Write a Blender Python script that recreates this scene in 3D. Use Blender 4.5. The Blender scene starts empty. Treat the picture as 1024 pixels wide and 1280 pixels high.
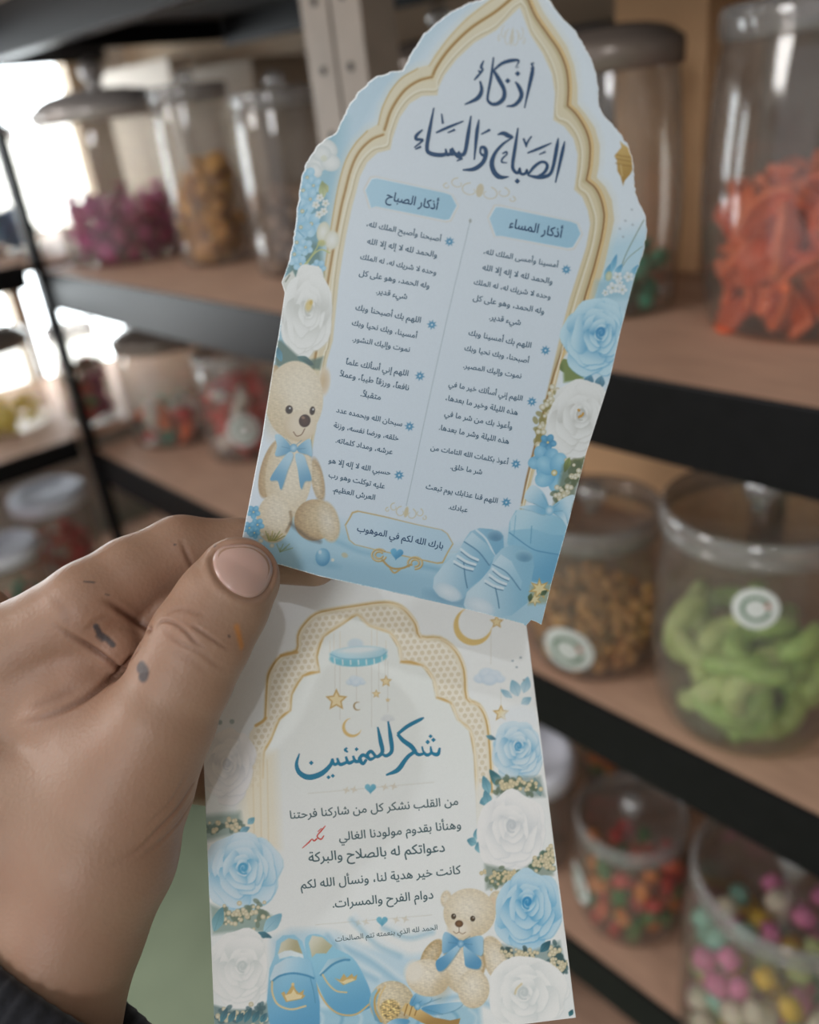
import bpy, bmesh, math, random
import numpy as np
from mathutils import Vector, Matrix
from mathutils.bvhtree import BVHTree

random.seed(7)
rng = np.random.default_rng(11)
SC = bpy.context.scene
COL = SC.collection
PI = math.pi

# ------------------------------------------------------------------ camera, world, lights, exposure
EYE = np.array([0.0, 0.0, 1.36])
FPX = 1060.0
RC = np.array([[0.67648362, 0.26228348, -0.68816952],
               [0.72844306, -0.37578412, 0.57284989],
               [-0.10835412, -0.88881588, -0.44527038]])      # columns: right, down, forward (world)
R3 = [np.array(c) for c in (RC[:, 0], RC[:, 1], RC[:, 2])]

cam = bpy.data.cameras.new('camera')
cam.sensor_fit = 'HORIZONTAL'
cam.sensor_width = 36.0
cam.lens = FPX / 1024.0 * 36.0
cam.clip_start = 0.01
cam.clip_end = 50
cam.dof.use_dof = True
cam.dof.focus_distance = 0.245
cam.dof.aperture_fstop = (cam.lens / 1000.0) / 0.0046
camo = bpy.data.objects.new('camera', cam)
COL.objects.link(camo)
m = Matrix.Identity(4)
for i in range(3):
    m[i][0] = RC[i, 0]; m[i][1] = -RC[i, 1]; m[i][2] = -RC[i, 2]; m[i][3] = EYE[i]
camo.matrix_world = m
SC.camera = camo
# f-stop drives the aperture through the lens length in metres
cam.dof.aperture_fstop = (cam.lens * 1e-3) / 0.0046

SC.view_settings.view_transform = 'Standard'
SC.view_settings.look = 'None'
SC.view_settings.gamma = 1.0
SC.view_settings.exposure = 0.08
SC.view_settings.use_curve_mapping = False
SC.cycles.transparent_max_bounces = 32
SC.cycles.max_bounces = 10
SC.cycles.diffuse_bounces = 4
SC.cycles.sample_clamp_indirect = 6

world = bpy.data.worlds.new('world')
SC.world = world
world.use_nodes = True
bgn = world.node_tree.nodes['Background']
bgn.inputs[0].default_value = (0.95, 0.95, 1.0, 1)
bgn.inputs[1].default_value = 0.64


def lamp(name, typ, loc, target, power, color=(1, 1, 1), size=0.5, size_y=None):
    L = bpy.data.lights.new(name, typ)
    L.energy = power
    L.color = color
    if typ == 'AREA':
        L.shape = 'RECTANGLE' if size_y else 'DISK'
        L.size = size
        if size_y:
            L.size_y = size_y
    else:
        L.shadow_soft_size = size
    o = bpy.data.objects.new(name, L)
    COL.objects.link(o)
    o.location = loc
    d = Vector(target) - Vector(loc)
    o.rotation_euler = d.to_track_quat('-Z', 'Y').to_euler()
    return o


# the open shop door behind the photographer, an added fill for the racks, and two ceiling lamps
lamp('door_daylight', 'AREA', (0.92, -2.15, 2.10), (-0.17, 0.14, 1.22), 18, (0.98, 0.985, 1.0), 0.55, 0.7)
lamp('ceiling_panel', 'AREA', (0.9, -0.75, 2.64), (0.6, -0.5, 0.0), 0.8, (0.97, 0.985, 1.0), 1.3, 1.0)
lamp('rack_fill', 'AREA', (-1.75, -1.7, 2.15), (-0.5, 0.6, 1.0), 24, (1.0, 0.98, 0.96), 0.7, 0.8)  # added fill that brightens the racks from the left, not a window
lamp('ceiling_lamp', 'AREA', (-0.55, -0.55, 2.62), (-0.55, 0.3, 0.6), 2.8, (0.95, 0.98, 1.0), 0.055)
lamp('ceiling_lamp', 'AREA', (0.75, -0.35, 2.62), (0.2, 0.4, 0.6), 2.2, (0.95, 0.98, 1.0), 0.055)

# ------------------------------------------------------------------ materials
MATS = {}


def node_mat(name):
    M = bpy.data.materials.new(name)
    M.use_nodes = True
    nt = M.node_tree
    return M, nt, nt.nodes['Principled BSDF']


def s2l(c):
    return tuple(((v / 12.92) if v <= 0.04045 else ((v + 0.055) / 1.055) ** 2.4) for v in c)


def rgb(r, g, b):
    return s2l((r / 255.0, g / 255.0, b / 255.0))


def mat(name, col, rough=0.5, metal=0.0, var=0.12, scale=40.0, bump=0.0, sss=0.0, coat=0.0, spec=0.5, stretch=None):
    """procedural principled material: noise drives small colour changes and an optional bump"""
    if name in MATS:
        return MATS[name]
    M, nt, b = node_mat(name)
    N, L = nt.nodes, nt.links
    tc = N.new('ShaderNodeTexCoord')
    no = N.new('ShaderNodeTexNoise')
    no.inputs['Scale'].default_value = scale
    no.inputs['Detail'].default_value = 5
    src = tc.outputs['Object']
    if stretch:
        mp = N.new('ShaderNodeMapping')
        mp.inputs['Scale'].default_value = stretch
        L.new(src, mp.inputs['Vector'])
        src = mp.outputs['Vector']
    L.new(src, no.inputs['Vector'])
    rp = N.new('ShaderNodeValToRGB')
    rp.color_ramp.elements[0].position = 0.3
    rp.color_ramp.elements[1].position = 0.7
    rp.color_ramp.elements[0].color = tuple(v * (1 - var) for v in col) + (1,)
    rp.color_ramp.elements[1].color = tuple(min(1, v * (1 + var)) for v in col) + (1,)
    L.new(no.outputs['Fac'], rp.inputs['Fac'])
    L.new(rp.outputs['Color'], b.inputs['Base Color'])
    b.inputs['Roughness'].default_value = rough
    b.inputs['Metallic'].default_value = metal
    b.inputs['Coat Weight'].default_value = coat
    b.inputs['Specular IOR Level'].default_value = spec
    if sss:
        b.inputs['Subsurface Weight'].default_value = sss
        b.inputs['Subsurface Scale'].default_value = 0.004
    if bump:
        bp = N.new('ShaderNodeBump')
        bp.inputs['Strength'].default_value = bump
        bp.inputs['Distance'].default_value = 0.001
        L.new(no.outputs['Fac'], bp.inputs['Height'])
        L.new(bp.outputs['Normal'], b.inputs['Normal'])
    MATS[name] = M
    return M


def clear_mat(name, tint=(0.93, 0.94, 0.93), rough=0.06, gloss=0.05, edge=0.75, haze=0.03, hazecol=(0.8, 0.8, 0.8)):
    """thin clear plastic or glass wall: see-through with a Fresnel gloss and a little surface haze"""
    if name in MATS:
        return MATS[name]
    M, nt, b = node_mat(name)
    N, L = nt.nodes, nt.links
    N.remove(b)
    out = N['Material Output']
    tr = N.new('ShaderNodeBsdfTransparent')
    tr.inputs[0].default_value = tint + (1,)
    gl = N.new('ShaderNodeBsdfGlossy')
    gl.inputs['Roughness'].default_value = rough
    df = N.new('ShaderNodeBsdfDiffuse')
    df.inputs[0].default_value = hazecol + (1,)
    lw = N.new('ShaderNodeLayerWeight')
    lw.inputs['Blend'].default_value = 0.35
    mr = N.new('ShaderNodeMapRange')
    mr.inputs['To Min'].default_value = gloss
    mr.inputs['To Max'].default_value = edge
    pw = N.new('ShaderNodeMath')
    pw.operation = 'POWER'
    pw.inputs[1].default_value = 2.2
    L.new(lw.outputs['Facing'], pw.inputs[0])
    L.new(pw.outputs[0], mr.inputs['Value'])
    m1 = N.new('ShaderNodeMixShader')
    L.new(mr.outputs[0], m1.inputs[0])
    L.new(tr.outputs[0], m1.inputs[1])
    L.new(gl.outputs[0], m1.inputs[2])
    m2 = N.new('ShaderNodeMixShader')
    no = N.new('ShaderNodeTexNoise')
    no.inputs['Scale'].default_value = 9
    mm = N.new('ShaderNodeMath')
    mm.operation = 'MULTIPLY'
    mm.inputs[1].default_value = haze * 2
    L.new(no.outputs['Fac'], mm.inputs[0])
    L.new(mm.outputs[0], m2.inputs[0])
    L.new(m1.outputs[0], m2.inputs[1])
    L.new(df.outputs[0], m2.inputs[2])
    L.new(m2.outputs[0], out.inputs['Surface'])
    MATS[name] = M
    return M


def emit_mat(name, col, strength):
    M, nt, b = node_mat(name)
    nt.nodes.remove(b)
    e = nt.nodes.new('ShaderNodeEmission')
    e.inputs[0].default_value = col + (1,)
    e.inputs[1].default_value = strength
    nt.links.new(e.outputs[0], nt.nodes['Material Output'].inputs['Surface'])
    return M


# ------------------------------------------------------------------ mesh helpers
def obj_from_bm(name, bm, material=None, parent=None, smooth=False):
    me = bpy.data.meshes.new(name)
    bm.to_mesh(me)
    bm.free()
    if smooth:
        me.polygons.foreach_set('use_smooth', [True] * len(me.polygons))
    if material:
        me.materials.append(material)
    o = bpy.data.objects.new(name, me)
    COL.objects.link(o)
    if parent:
        o.parent = parent
    return o


def tag(o, label=None, cat=None, group=None, kind=None):
    if label:
        o['label'] = label
    if cat:
        o['category'] = cat
    if group:
        o['group'] = group
    if kind:
        o['kind'] = kind
    return o


def empty(name, loc, label, cat, group=None, rotz=0.0):
    o = bpy.data.objects.new(name, None)
    COL.objects.link(o)
    o.empty_display_size = 0.02
    o.location = loc
    o.rotation_euler = (0, 0, rotz)
    return tag(o, label, cat, group)


def box_bm(x0, x1, y0, y1, z0, z1, bev=0.0, seg=2, bm=None):
    b = bmesh.new()
    bmesh.ops.create_cube(b, size=1.0)
    for v in b.verts:
        v.co = Vector(((x0 + x1) / 2 + v.co.x * (x1 - x0), (y0 + y1) / 2 + v.co.y * (y1 - y0), (z0 + z1) / 2 + v.co.z * (z1 - z0)))
    if bev:
        bmesh.ops.bevel(b, geom=list(b.edges), offset=bev, segments=seg, affect='EDGES', profile=0.5)
    if bm is None:
        return b
    me = bpy.data.meshes.new('tmp')
    b.to_mesh(me)
    b.free()
    bm.from_mesh(me)
    bpy.data.meshes.remove(me)
    return bm


def lathe_bm(prof, n=48, bm=None, mat_=None, closed=False):
    """revolve (r, z) pairs about Z"""
    b = bm or bmesh.new()
    rings = []
    for r, z in prof:
        if r < 1e-6:
            rings.append([b.verts.new((0, 0, z))])
        else:
            rings.append([b.verts.new((r * math.cos(2 * PI * k / n), r * math.sin(2 * PI * k / n), z)) for k in range(n)])
    pairs = list(zip(rings[:-1], rings[1:]))
    if closed:
        pairs.append((rings[-1], rings[0]))
    for a, c in pairs:
        for k in range(n):
            k2 = (k + 1) % n
            if len(a) == 1 and len(c) == 1:
                continue
            if len(a) == 1:
                b.faces.new((a[0], c[k2], c[k]))
            elif len(c) == 1:
                b.faces.new((a[k], a[k2], c[0]))
            else:
                b.faces.new((a[k], a[k2], c[k2], c[k]))
    if not bm:
        bmesh.ops.recalc_face_normals(b, faces=b.faces)
    return b


def tube_bm(pts, radii, n=10, squash=1.0, bm=None, cap=True):
    """tube along a polyline with a radius per point"""
    b = bm or bmesh.new()
    P = [Vector(p) for p in pts]
    rings = []
    up = Vector((0.13, 0.21, 0.97))
    for i, p in enumerate(P):
        t = (P[min(i + 1, len(P) - 1)] - P[max(i - 1, 0)]).normalized()
        s = t.cross(up)
        if s.length < 1e-4:
            s = t.cross(Vector((1, 0, 0)))
        s.normalize()
        u = s.cross(t)
        r = radii[i] if hasattr(radii, '__len__') else radii
        rings.append([b.verts.new(p + s * (r * math.cos(2 * PI * k / n)) + u * (r * squash * math.sin(2 * PI * k / n))) for k in range(n)])
    for a, c in zip(rings[:-1], rings[1:]):
        for k in range(n):
            b.faces.new((a[k], a[(k + 1) % n], c[(k + 1) % n], c[k]))
    if cap:
        b.faces.new(rings[0][::-1])
        b.faces.new(rings[-1])
    return b


def catmull(pts, sub=8, closed=False):
    P = np.array(pts, float)
    n = len(P)
    out = []
    rngi = range(n if closed else n - 1)
    for i in rngi:
        if closed:
            p0, p1, p2, p3 = P[(i - 1) % n], P[i], P[(i + 1) % n], P[(i + 2) % n]
        else:
            p0 = P[i - 1] if i > 0 else 2 * P[0] - P[1]
            p1, p2 = P[i], P[i + 1]
            p3 = P[i + 2] if i + 2 < n else 2 * P[-1] - P[-2]
        for k in range(sub):
            t = k / sub
            out.append(0.5 * ((2 * p1) + (-p0 + p2) * t + (2 * p0 - 5 * p1 + 4 * p2 - p3) * t * t + (-p0 + 3 * p1 - 3 * p2 + p3) * t ** 3))
    if not closed:
        out.append(P[-1])
    return np.array(out)


def copy_tree(src, parent=None):
    c = src.copy()
    COL.objects.link(c)
    if parent is not None:
        c.parent = parent
    for ch in list(src.children):
        copy_tree(ch, c)
    return c


# ------------------------------------------------------------------ the shop: room shell
Z1, Z2, Z3, Z4 = 1.1585, 0.842, 0.485, 0.14     # tops of the shelves
M_floor = mat('grey_green_vinyl', rgb(172, 188, 160), 0.45, var=0.10, scale=6, bump=0.1)
M_wall = mat('warm_plaster', rgb(150, 132, 112), 0.85, var=0.06, scale=5, bump=0.2)
M_white_wall = mat('white_plaster', rgb(190, 182, 172), 0.85, var=0.05, scale=5, bump=0.2)
M_trimw = mat('window_frame_paint', rgb(170, 150, 125), 0.5, var=0.05)


def struct(name, bm, material, label=None):
    o = obj_from_bm(name, bm, material)
    o['kind'] = 'structure'
    return o


struct('floor', box_bm(-2.2, 2.0, -2.6, 1.2, -0.05, 0.0), M_floor)
struct('ceiling', box_bm(-2.2, 2.0, -2.6, 1.2, 2.7, 2.75), M_white_wall)
struct('wall_back', box_bm(-2.2, 2.0, 1.0, 1.1, 0, 2.7), M_wall)
struct('wall_right', box_bm(1.9, 2.0, -2.6, 1.0, 0, 2.7), M_white_wall)
# left wall with a window opening
WX = -2.0
wy0, wy1, wz0, wz1 = -0.35, 0.885, 0.80, 1.56
b = bmesh.new()
box_bm(WX - 0.1, WX, -2.6, wy0, 0, 2.7, bm=b)
box_bm(WX - 0.1, WX, wy1, 1.0, 0, 2.7, bm=b)
box_bm(WX - 0.1, WX, wy0, wy1, 0, wz0, bm=b)
box_bm(WX - 0.1, WX, wy0, wy1, wz1, 2.7, bm=b)
struct('wall_left', b, M_white_wall)
b = bmesh.new()
box_bm(WX - 0.06, WX + 0.012, wy0, wy1, wz0, wz0 + 0.03, 0.003, bm=b)
box_bm(WX - 0.06, WX + 0.012, wy0, wy1, wz1 - 0.03, wz1, 0.003, bm=b)
for yy in (wy0, 0.19, 0.60, wy1 - 0.03):
    box_bm(WX - 0.06, WX + 0.012, yy, yy + 0.03, wz0 + 0.03, wz1 - 0.03, 0.003, bm=b)
wf = struct('window_1', b, M_trimw)
M_pane = emit_mat('daylit_pane', (0.90, 0.97, 1.0), 8.0)
obj_from_bm('pane', box_bm(WX - 0.05, WX - 0.04, wy0, wy1, wz0, wz1), M_pane, wf)

# ------------------------------------------------------------------ the racks
M_steel = mat('black_steel', rgb(17, 16, 18), 0.42, 0.0, var=0.2, scale=60, bump=0.05, spec=0.16)
M_post = mat('grey_steel_post', rgb(128, 116, 106), 0.4, 0.0, var=0.12, scale=25)
M_board = mat('brown_hardboard', rgb(186, 150, 128), 0.62, var=0.10, scale=18, bump=0.1, stretch=(1.0, 4.0, 1.0))
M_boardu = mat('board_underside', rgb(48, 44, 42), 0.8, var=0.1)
FY, BY = 0.50, 0.93          # front and back of the long rack
PX = -1.455                  # the corner post


def shelf(name, x0, x1, y0, y1, ztop, label, front=True, face=0.06, left_face=None):
    """one shelf of the rack: hardboard top, dark underside, folded steel beams"""
    e = empty(name, ((x0 + x1) / 2, y0, ztop), label, 'shelf', 'shelves of the black steel racks')
    ox, oy, oz = e.location
    def part(nm, a, c, d, f, g, h, mm, bev=0.0015):
        return obj_from_bm(nm, box_bm(a - ox, c - ox, d - oy, f - oy, g - oz, h - oz, bev), mm, e)
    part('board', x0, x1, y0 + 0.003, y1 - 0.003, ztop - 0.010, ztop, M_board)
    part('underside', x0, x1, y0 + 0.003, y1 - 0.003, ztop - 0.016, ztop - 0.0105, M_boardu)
    part('front_beam', x0, x1, y0 - 0.002, y0 + 0.0025, ztop - face, ztop + 0.001, M_steel)
    part('beam_lip', x0, x1, y0 + 0.0025, y0 + 0.03, ztop - face, ztop - face + 0.003, M_steel)
    part('rear_beam', x0, x1, y1 - 0.002, y1 + 0.002, ztop - face, ztop + 0.001, M_steel)
    part('end_beam', x0, x0 + 0.004, y0 + 0.003, y1 - 0.003, ztop - 0.05, ztop - 0.017, M_steel)
    return e


XR = 0.55
for nm, zt, lab in (('rack_shelf', Z1 + 0.36, 'topmost shelf of the long black rack, seen from below'),
                    ('rack_shelf', Z1, 'long rack shelf carrying the jar of orange strips and the magenta sweets'),
                    ('rack_shelf', Z2, 'long rack shelf carrying the jar of green gummy rings'),
                    ('rack_shelf', Z3, 'long rack shelf carrying the jar of pastel marshmallows'),
                    ('rack_shelf', Z4, 'lowest shelf of the long black rack near the floor')):
    shelf(nm, PX - 0.01, XR, FY, BY, zt, lab)
# the side rack that stands across the corner, along the window
for zt, lab in ((Z1 + 0.36, 'topmost shelf of the side rack by the window'),
                (Z1 + 0.015, 'side rack shelf by the window holding the jar of blue sweets'),
                (Z2 + 0.03, 'side rack shelf by the window holding the jar of yellow sweets'),
                (Z3 - 0.02, 'side rack shelf under the yellow jar holding white lidded tubs')):
    e = empty('rack_shelf', (PX - 0.2, FY, zt), lab, 'shelf', 'shelves of the black steel racks')
    ox, oy, oz = e.location
    def prt(nm, a, c, d, f, g, h, mm):
        return obj_from_bm(nm, box_bm(a - ox, c - ox, d - oy, f - oy, g - oz, h - oz, 0.001), mm, e)
    x0, x1, y0, y1 = PX - 0.48, PX - 0.012, -0.55, BY
    prt('board', x0, x1 - 0.004, y0, y1, zt - 0.010, zt, M_board)
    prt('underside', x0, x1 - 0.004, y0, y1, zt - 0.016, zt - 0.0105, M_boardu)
    prt('front_beam', x1 - 0.0035, x1 + 0.001, y0, FY - 0.02, zt - 0.038, zt + 0.001, M_steel)
    prt('rear_beam', x0 - 0.004, x0 - 0.0005, y0, y1, zt - 0.038, zt + 0.001, M_steel)


def post(x, y, label, face_dir=1, wide=0.036, m=M_steel, fold=1, z1=1.95):
    """perforated angle post: two folded flanges and a row of keyhole slots on the front flange"""
    e = empty('rack_post', (x, y, 0), label, 'post', 'upright posts of the racks')
    prof = [(0, 0), (wide * fold, 0), (wide * fold, 0.002), (0.002 * fold, 0.002), (0.002 * fold, wide), (0, wide)]
    b = bmesh.new()
    lo = [b.verts.new((px, py, 0.0)) for px, py in prof]
    hi = [b.verts.new((px, py, z1)) for px, py in prof]
    n = len(prof)
    for k in range(n):
        b.faces.new((lo[k], lo[(k + 1) % n], hi[(k + 1) % n], hi[k]))
    b.faces.new(lo[::-1]); b.faces.new(hi)
    bmesh.ops.recalc_face_normals(b, faces=b.faces)
    obj_from_bm('angle', b, m, e)
    t = bmesh.new()
    bmesh.ops.create_cone(t, cap_ends=True, segments=12, radius1=0.0035, radius2=0.0035, depth=0.0012)
    bmesh.ops.rotate(t, verts=t.verts, cent=(0, 0, 0), matrix=Matrix.Rotation(PI / 2, 3, 'X'))
    first = obj_from_bm('slot', t, M_steel, e)
    for k in range(int(z1 / 0.05)):
        o = first if k == 0 else first.copy()
        if k:
            COL.objects.link(o)
            o.parent = e
        o.location = (wide * fold * 0.55, -0.0002, 0.03 + k * 0.05)
    return e


post(PX - 0.010, FY - 0.012, 'thin black corner post where the two racks meet, left edge of the photo', m=M_steel, wide=0.024)
post(-0.655, FY - 0.006, 'left one of the paired grey perforated posts left of the upper card', m=M_post, wide=0.036)
post(-0.579, FY - 0.006, 'right one of the paired grey perforated posts left of the upper card', m=M_post, wide=0.036, fold=-1)
post(0.50, FY - 0.006, 'far right end post of the long rack', m=M_post, fold=-1)

# ------------------------------------------------------------------ jars
M_clear = clear_mat('clear_jar_plastic', (0.90, 0.885, 0.865), 0.08, 0.05, 0.55, 0.05, (0.66, 0.60, 0.55))
M_lidc = clear_mat('clear_lid_plastic', (0.92, 0.90, 0.88), 0.045, 0.08, 0.6, 0.07, (0.55, 0.50, 0.46))
M_rim = clear_mat('frosted_rim_plastic', (0.84, 0.82, 0.81), 0.06, 0.08, 0.5, 0.22, (0.50, 0.49, 0.48))
M_knob = clear_mat('clear_knob_plastic', (0.85, 0.85, 0.85), 0.06, 0.22, 0.9, 0.12, (0.7, 0.7, 0.7))
M_silver = mat('brushed_silver_lid', rgb(178, 170, 166), 0.25, 0.25, var=0.06, scale=30)
M_greylid = mat('dark_clear_lid', rgb(120, 108, 100), 0.25, 0.2, var=0.05)
M_whitelid = mat('white_plastic_lid', rgb(226, 226, 236), 0.35, var=0.02)
M_paper = mat('white_sticker_paper', rgb(205, 208, 205), 0.6, var=0.03)
M_stgreen = mat('green_sticker_print', rgb(92, 120, 96), 0.6, var=0.10)
M_stred = mat('red_sticker_print', rgb(170, 90, 70), 0.6, var=0.10)

BODY = {   # (radius factor, height factor) outside profile from base centre to rim
    'tub': [(0, 0), (0.70, 0), (0.82, 0.02), (0.90, 0.08), (0.965, 0.20), (1.0, 0.36), (0.985, 0.55), (0.95, 0.74), (0.91, 0.92), (0.90, 1.0)],
    'tall': [(0, 0), (0.78, 0), (0.88, 0.015), (0.92, 0.05), (0.965, 0.2), (1.0, 0.42), (0.985, 0.62), (0.93, 0.86), (0.88, 0.97), (0.87, 1.0)],
    'straight': [(0, 0), (0.80, 0), (0.92, 0.015), (0.97, 0.05), (1.0, 0.14), (1.0, 0.6), (0.985, 0.82), (0.93, 0.95), (0.90, 1.0)],
}


def body_radius(style, R, H, z):
    pr = BODY[style]
    zs = [p[1] for p in pr[1:]]; rs = [p[0] for p in pr[1:]]
    return float(np.interp(z / H, zs, rs)) * R


def make_jar(label, x, y, z, R, H, style='tub', lid='clear', stickers=(), knob=True, name='candy_jar'):
    e = empty(name, (x, y, z), label, 'jar', 'lidded sweet jars on the racks')
    th = 0.0022
    pr = [(p[0] * R, p[1] * H) for p in BODY[style]]
    fine = [tuple(p) for p in catmull(pr[1:], 5)]
    outer = [(0, 0)] + fine
    inner = [(max(r - th, 0.001), max(zz, th + 0.001)) for r, zz in fine[::-1]] + [(0, th + 0.001)]
    b = lathe_bm(outer + inner, 56)
    obj_from_bm('body', b, M_clear, e, True)
    rr = BODY[style][-1][0] * R
    LM = {'clear': M_lidc, 'silver': M_silver, 'grey': M_greylid, 'white': M_whitelid}[lid]
    if lid == 'clear':
        # clear recessed disc, thick frosted rim band
        disc = [(0, H + 0.004), (rr * 0.90, H + 0.003), (rr * 0.97, H + 0.012), (rr * 0.99, H + 0.013), (rr * 0.93, H + 0.001), (0, H + 0.0015)]
        lo = obj_from_bm('lid', lathe_bm(disc, 56), LM, e, True)
        rim = [(rr * 1.005, H - 0.010), (rr * 1.04, H - 0.010), (rr * 1.055, H - 0.004), (rr * 1.06, H + 0.002), (rr * 1.055, H + 0.007), (rr * 1.035, H + 0.0115), (rr * 1.01, H + 0.013), (rr * 0.985, H + 0.011), (rr * 1.0, H + 0.003)]
        obj_from_bm('rim', lathe_bm(rim, 56, closed=True), M_rim, lo, True)
        ztop = H + 0.005
    else:
        dome = 0.10 * R if lid != 'white' else 0.02 * R
        prof = [(0, H + 0.006 + dome * 2.0), (rr * 0.22, H + 0.006 + dome * 1.95), (rr * 0.5, H + 0.006 + dome * 1.75), (rr * 0.75, H + 0.006 + dome * 1.35), (rr * 0.92, H + 0.006 + dome * 0.75), (rr * 1.02, H + 0.006),
                (rr * 1.09, H + 0.004), (rr * 1.11, H - 0.002), (rr * 1.10, H - 0.016), (rr * 1.06, H - 0.017), (rr * 1.05, H - 0.004), (rr * 0.9, H + 0.002), (0, H + 0.003 + dome * 1.8)]
        if lid == 'white':
            prof = [(0, H - 0.001), (rr * 0.80, H - 0.001), (rr * 0.86, H + 0.007), (rr * 1.02, H + 0.008), (rr * 1.10, H + 0.004), (rr * 1.12, H - 0.002), (rr * 1.11, H - 0.022), (rr * 1.05, H - 0.022), (rr * 1.04, H - 0.004), (0, H - 0.004)]
        lo = obj_from_bm('lid', lathe_bm(prof, 56), LM, e, True)
        ztop = H + 0.006 + dome * 2.0
    if knob:
        k = 0.17 * R if R > 0.07 else 0.2 * R
        kp = [(0, 0)] + [(k * 0.55, 0.0), (k * 0.42, k * 0.35), (k * 0.5, k * 0.6)] + [(k * math.sin(a), k * 1.35 - k * math.cos(a)) for a in np.linspace(0.75, PI - 0.05, 11)] + [(0, k * 2.36)]
        kp = [(r, zz + ztop - 0.0005) for r, zz in kp]
        obj_from_bm('knob', lathe_bm(kp, 28), M_knob if lid != 'silver' else M_silver, lo, True)
    for (ang, zc, sr) in stickers:
        obj_sticker(e, style, R, H, ang, zc, sr)
    return e


def obj_sticker(parent, style, R, H, ang, zc, sr):
    """round label wrapped on the jar wall, with a green wreath ring and a small emblem"""
    def patch(r0, r1, off, a0=0.0, a1=2 * PI, n=40):
        b = bmesh.new()
        rows = []
        for rr in np.linspace(r0, r1, 5):
            row = []
            for k in range(n + 1):
                a = a0 + (a1 - a0) * k / n
                du, dv = rr * math.cos(a), rr * math.sin(a)
                zz = zc + dv
                rad = body_radius(style, R, H, zz) + off
                th = ang + du / rad
                row.append(b.verts.new((rad * math.cos(th), rad * math.sin(th), zz)))
            rows.append(row)
        for p, q in zip(rows[:-1], rows[1:]):
            for k in range(n):
                b.faces.new((p[k], p[k + 1], q[k + 1], q[k]))
        bmesh.ops.recalc_face_normals(b, faces=b.faces)
        return b
    s = obj_from_bm('sticker', patch(0.0004, sr, 0.0006), M_paper, parent)
    obj_from_bm('sticker_wreath', patch(sr * 0.46, sr * 0.66, 0.0009, 0.5, 2 * PI - 0.1), M_stgreen, s)
    obj_from_bm('sticker_emblem', patch(sr * 0.42, sr * 0.62, 0.0012, 0.15, 0.6, 8), M_stred, s)


def pack(x, y, z, R, H, style, fill0, fill1, n, dmin, seed, margin):
    """scatter points inside a jar between two heights, keeping them apart where there is room"""
    r = np.random.default_rng(seed)
    pts = []
    d = dmin
    tries = 0
    while len(pts) < n and tries < 60000:
        tries += 1
        if tries % 3000 == 0:
            d *= 0.93
        zz = fill0 + (fill1 - fill0) * r.random() ** 1.1
        ra = max(0.002, body_radius(style, R, H, zz) - margin) * math.sqrt(r.random())
        a = r.random() * 2 * PI
        p = np.array([ra * math.cos(a), ra * math.sin(a), zz])
        if all(((p - q) ** 2).sum() > d * d for q in pts):
            pts.append(p)
    pts.sort(key=lambda p: p[2])
    return [(x + p[0], y + p[1], z + p[2]) for p in pts]


def fill_jar(protos, pts, name, label, cat, group, seed, flat=1.0, scale_var=0.12):
    """individual sweets: copies of the prototype meshes, each an object of its own"""
    r = random.Random(seed)
    for i, p in enumerate(pts):
        src = protos[i % len(protos)]
        o = src.copy()
        o.name = name
        COL.objects.link(o)
        o.location = p
        o.rotation_euler = (r.uniform(-PI, PI) * flat, r.uniform(-PI, PI) * flat, r.uniform(-PI, PI))
        s = 1 + r.uniform(-scale_var, scale_var)
        o.scale = (s, s, s)
        tag(o, label, cat, group)
    for s in protos:
        bpy.data.objects.remove(s)


def ellipsoid_bm(a, b_, c, rough=0.0, seed=0, sub=3):
    b = bmesh.new()
    bmesh.ops.create_icosphere(b, subdivisions=sub, radius=1.0)
    r = np.random.default_rng(seed)
    ph = r.random((4, 3)) * 6.28
    for v in b.verts:
        f = 1 + rough * sum(math.sin(3 * v.co[j % 3] * (1 + 0.4 * j) + ph[j, 0]) * math.cos(2.6 * v.co[(j + 1) % 3] + ph[j, 1]) for j in range(4)) / 2
        v.co = Vector((v.co.x * a * f, v.co.y * b_ * f, v.co.z * c * f))
    return b


def proto(bm, material, smooth=True):
    return obj_from_bm('sweet', bm, material, None, smooth)


def curl_bm(R, r, a0, a1, n=14, lift=0.0, taper=True, flat=1.0):
    pts, rad = [], []
    for k in range(n + 1):
        t = k / n
        a = a0 + (a1 - a0) * t
        pts.append((R * math.cos(a), R * math.sin(a), lift * math.sin(t * PI * 1.7)))
        rad.append(r * (0.72 + 0.28 * math.sin(PI * min(max(t, 0.02), 0.98))) if taper else r)
    return tube_bm(pts, rad, 10, flat)


def wrapper_bm(L, r):
    """twist-wrapped sweet: barrel in the middle, two fanned paper ends"""
    b = bmesh.new()
    prof = [(-1.0, 0.95), (-0.82, 0.62), (-0.62, 0.22), (-0.5, 0.55), (-0.36, 0.92), (0, 1.0), (0.36, 0.92), (0.5, 0.55), (0.62, 0.22), (0.82, 0.62), (1.0, 0.95)]
    rings = []
    for t, f in prof:
        ring = []
        for k in range(14):
            a = 2 * PI * k / 14
            w = 1 + (0.28 * math.cos(7 * a) if abs(t) > 0.7 else 0.0)
            sq = 0.35 if abs(t) > 0.7 else 0.85
            ring.append(b.verts.new((t * L, r * f * w * math.cos(a), r * f * w * sq * math.sin(a))))
        rings.append(ring)
    for p, q in zip(rings[:-1], rings[1:]):
        for k in range(14):
            b.faces.new((p[k], p[(k + 1) % 14], q[(k + 1) % 14], q[k]))
    b.faces.new(rings[0][::-1]); b.faces.new(rings[-1])
    return b


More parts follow.
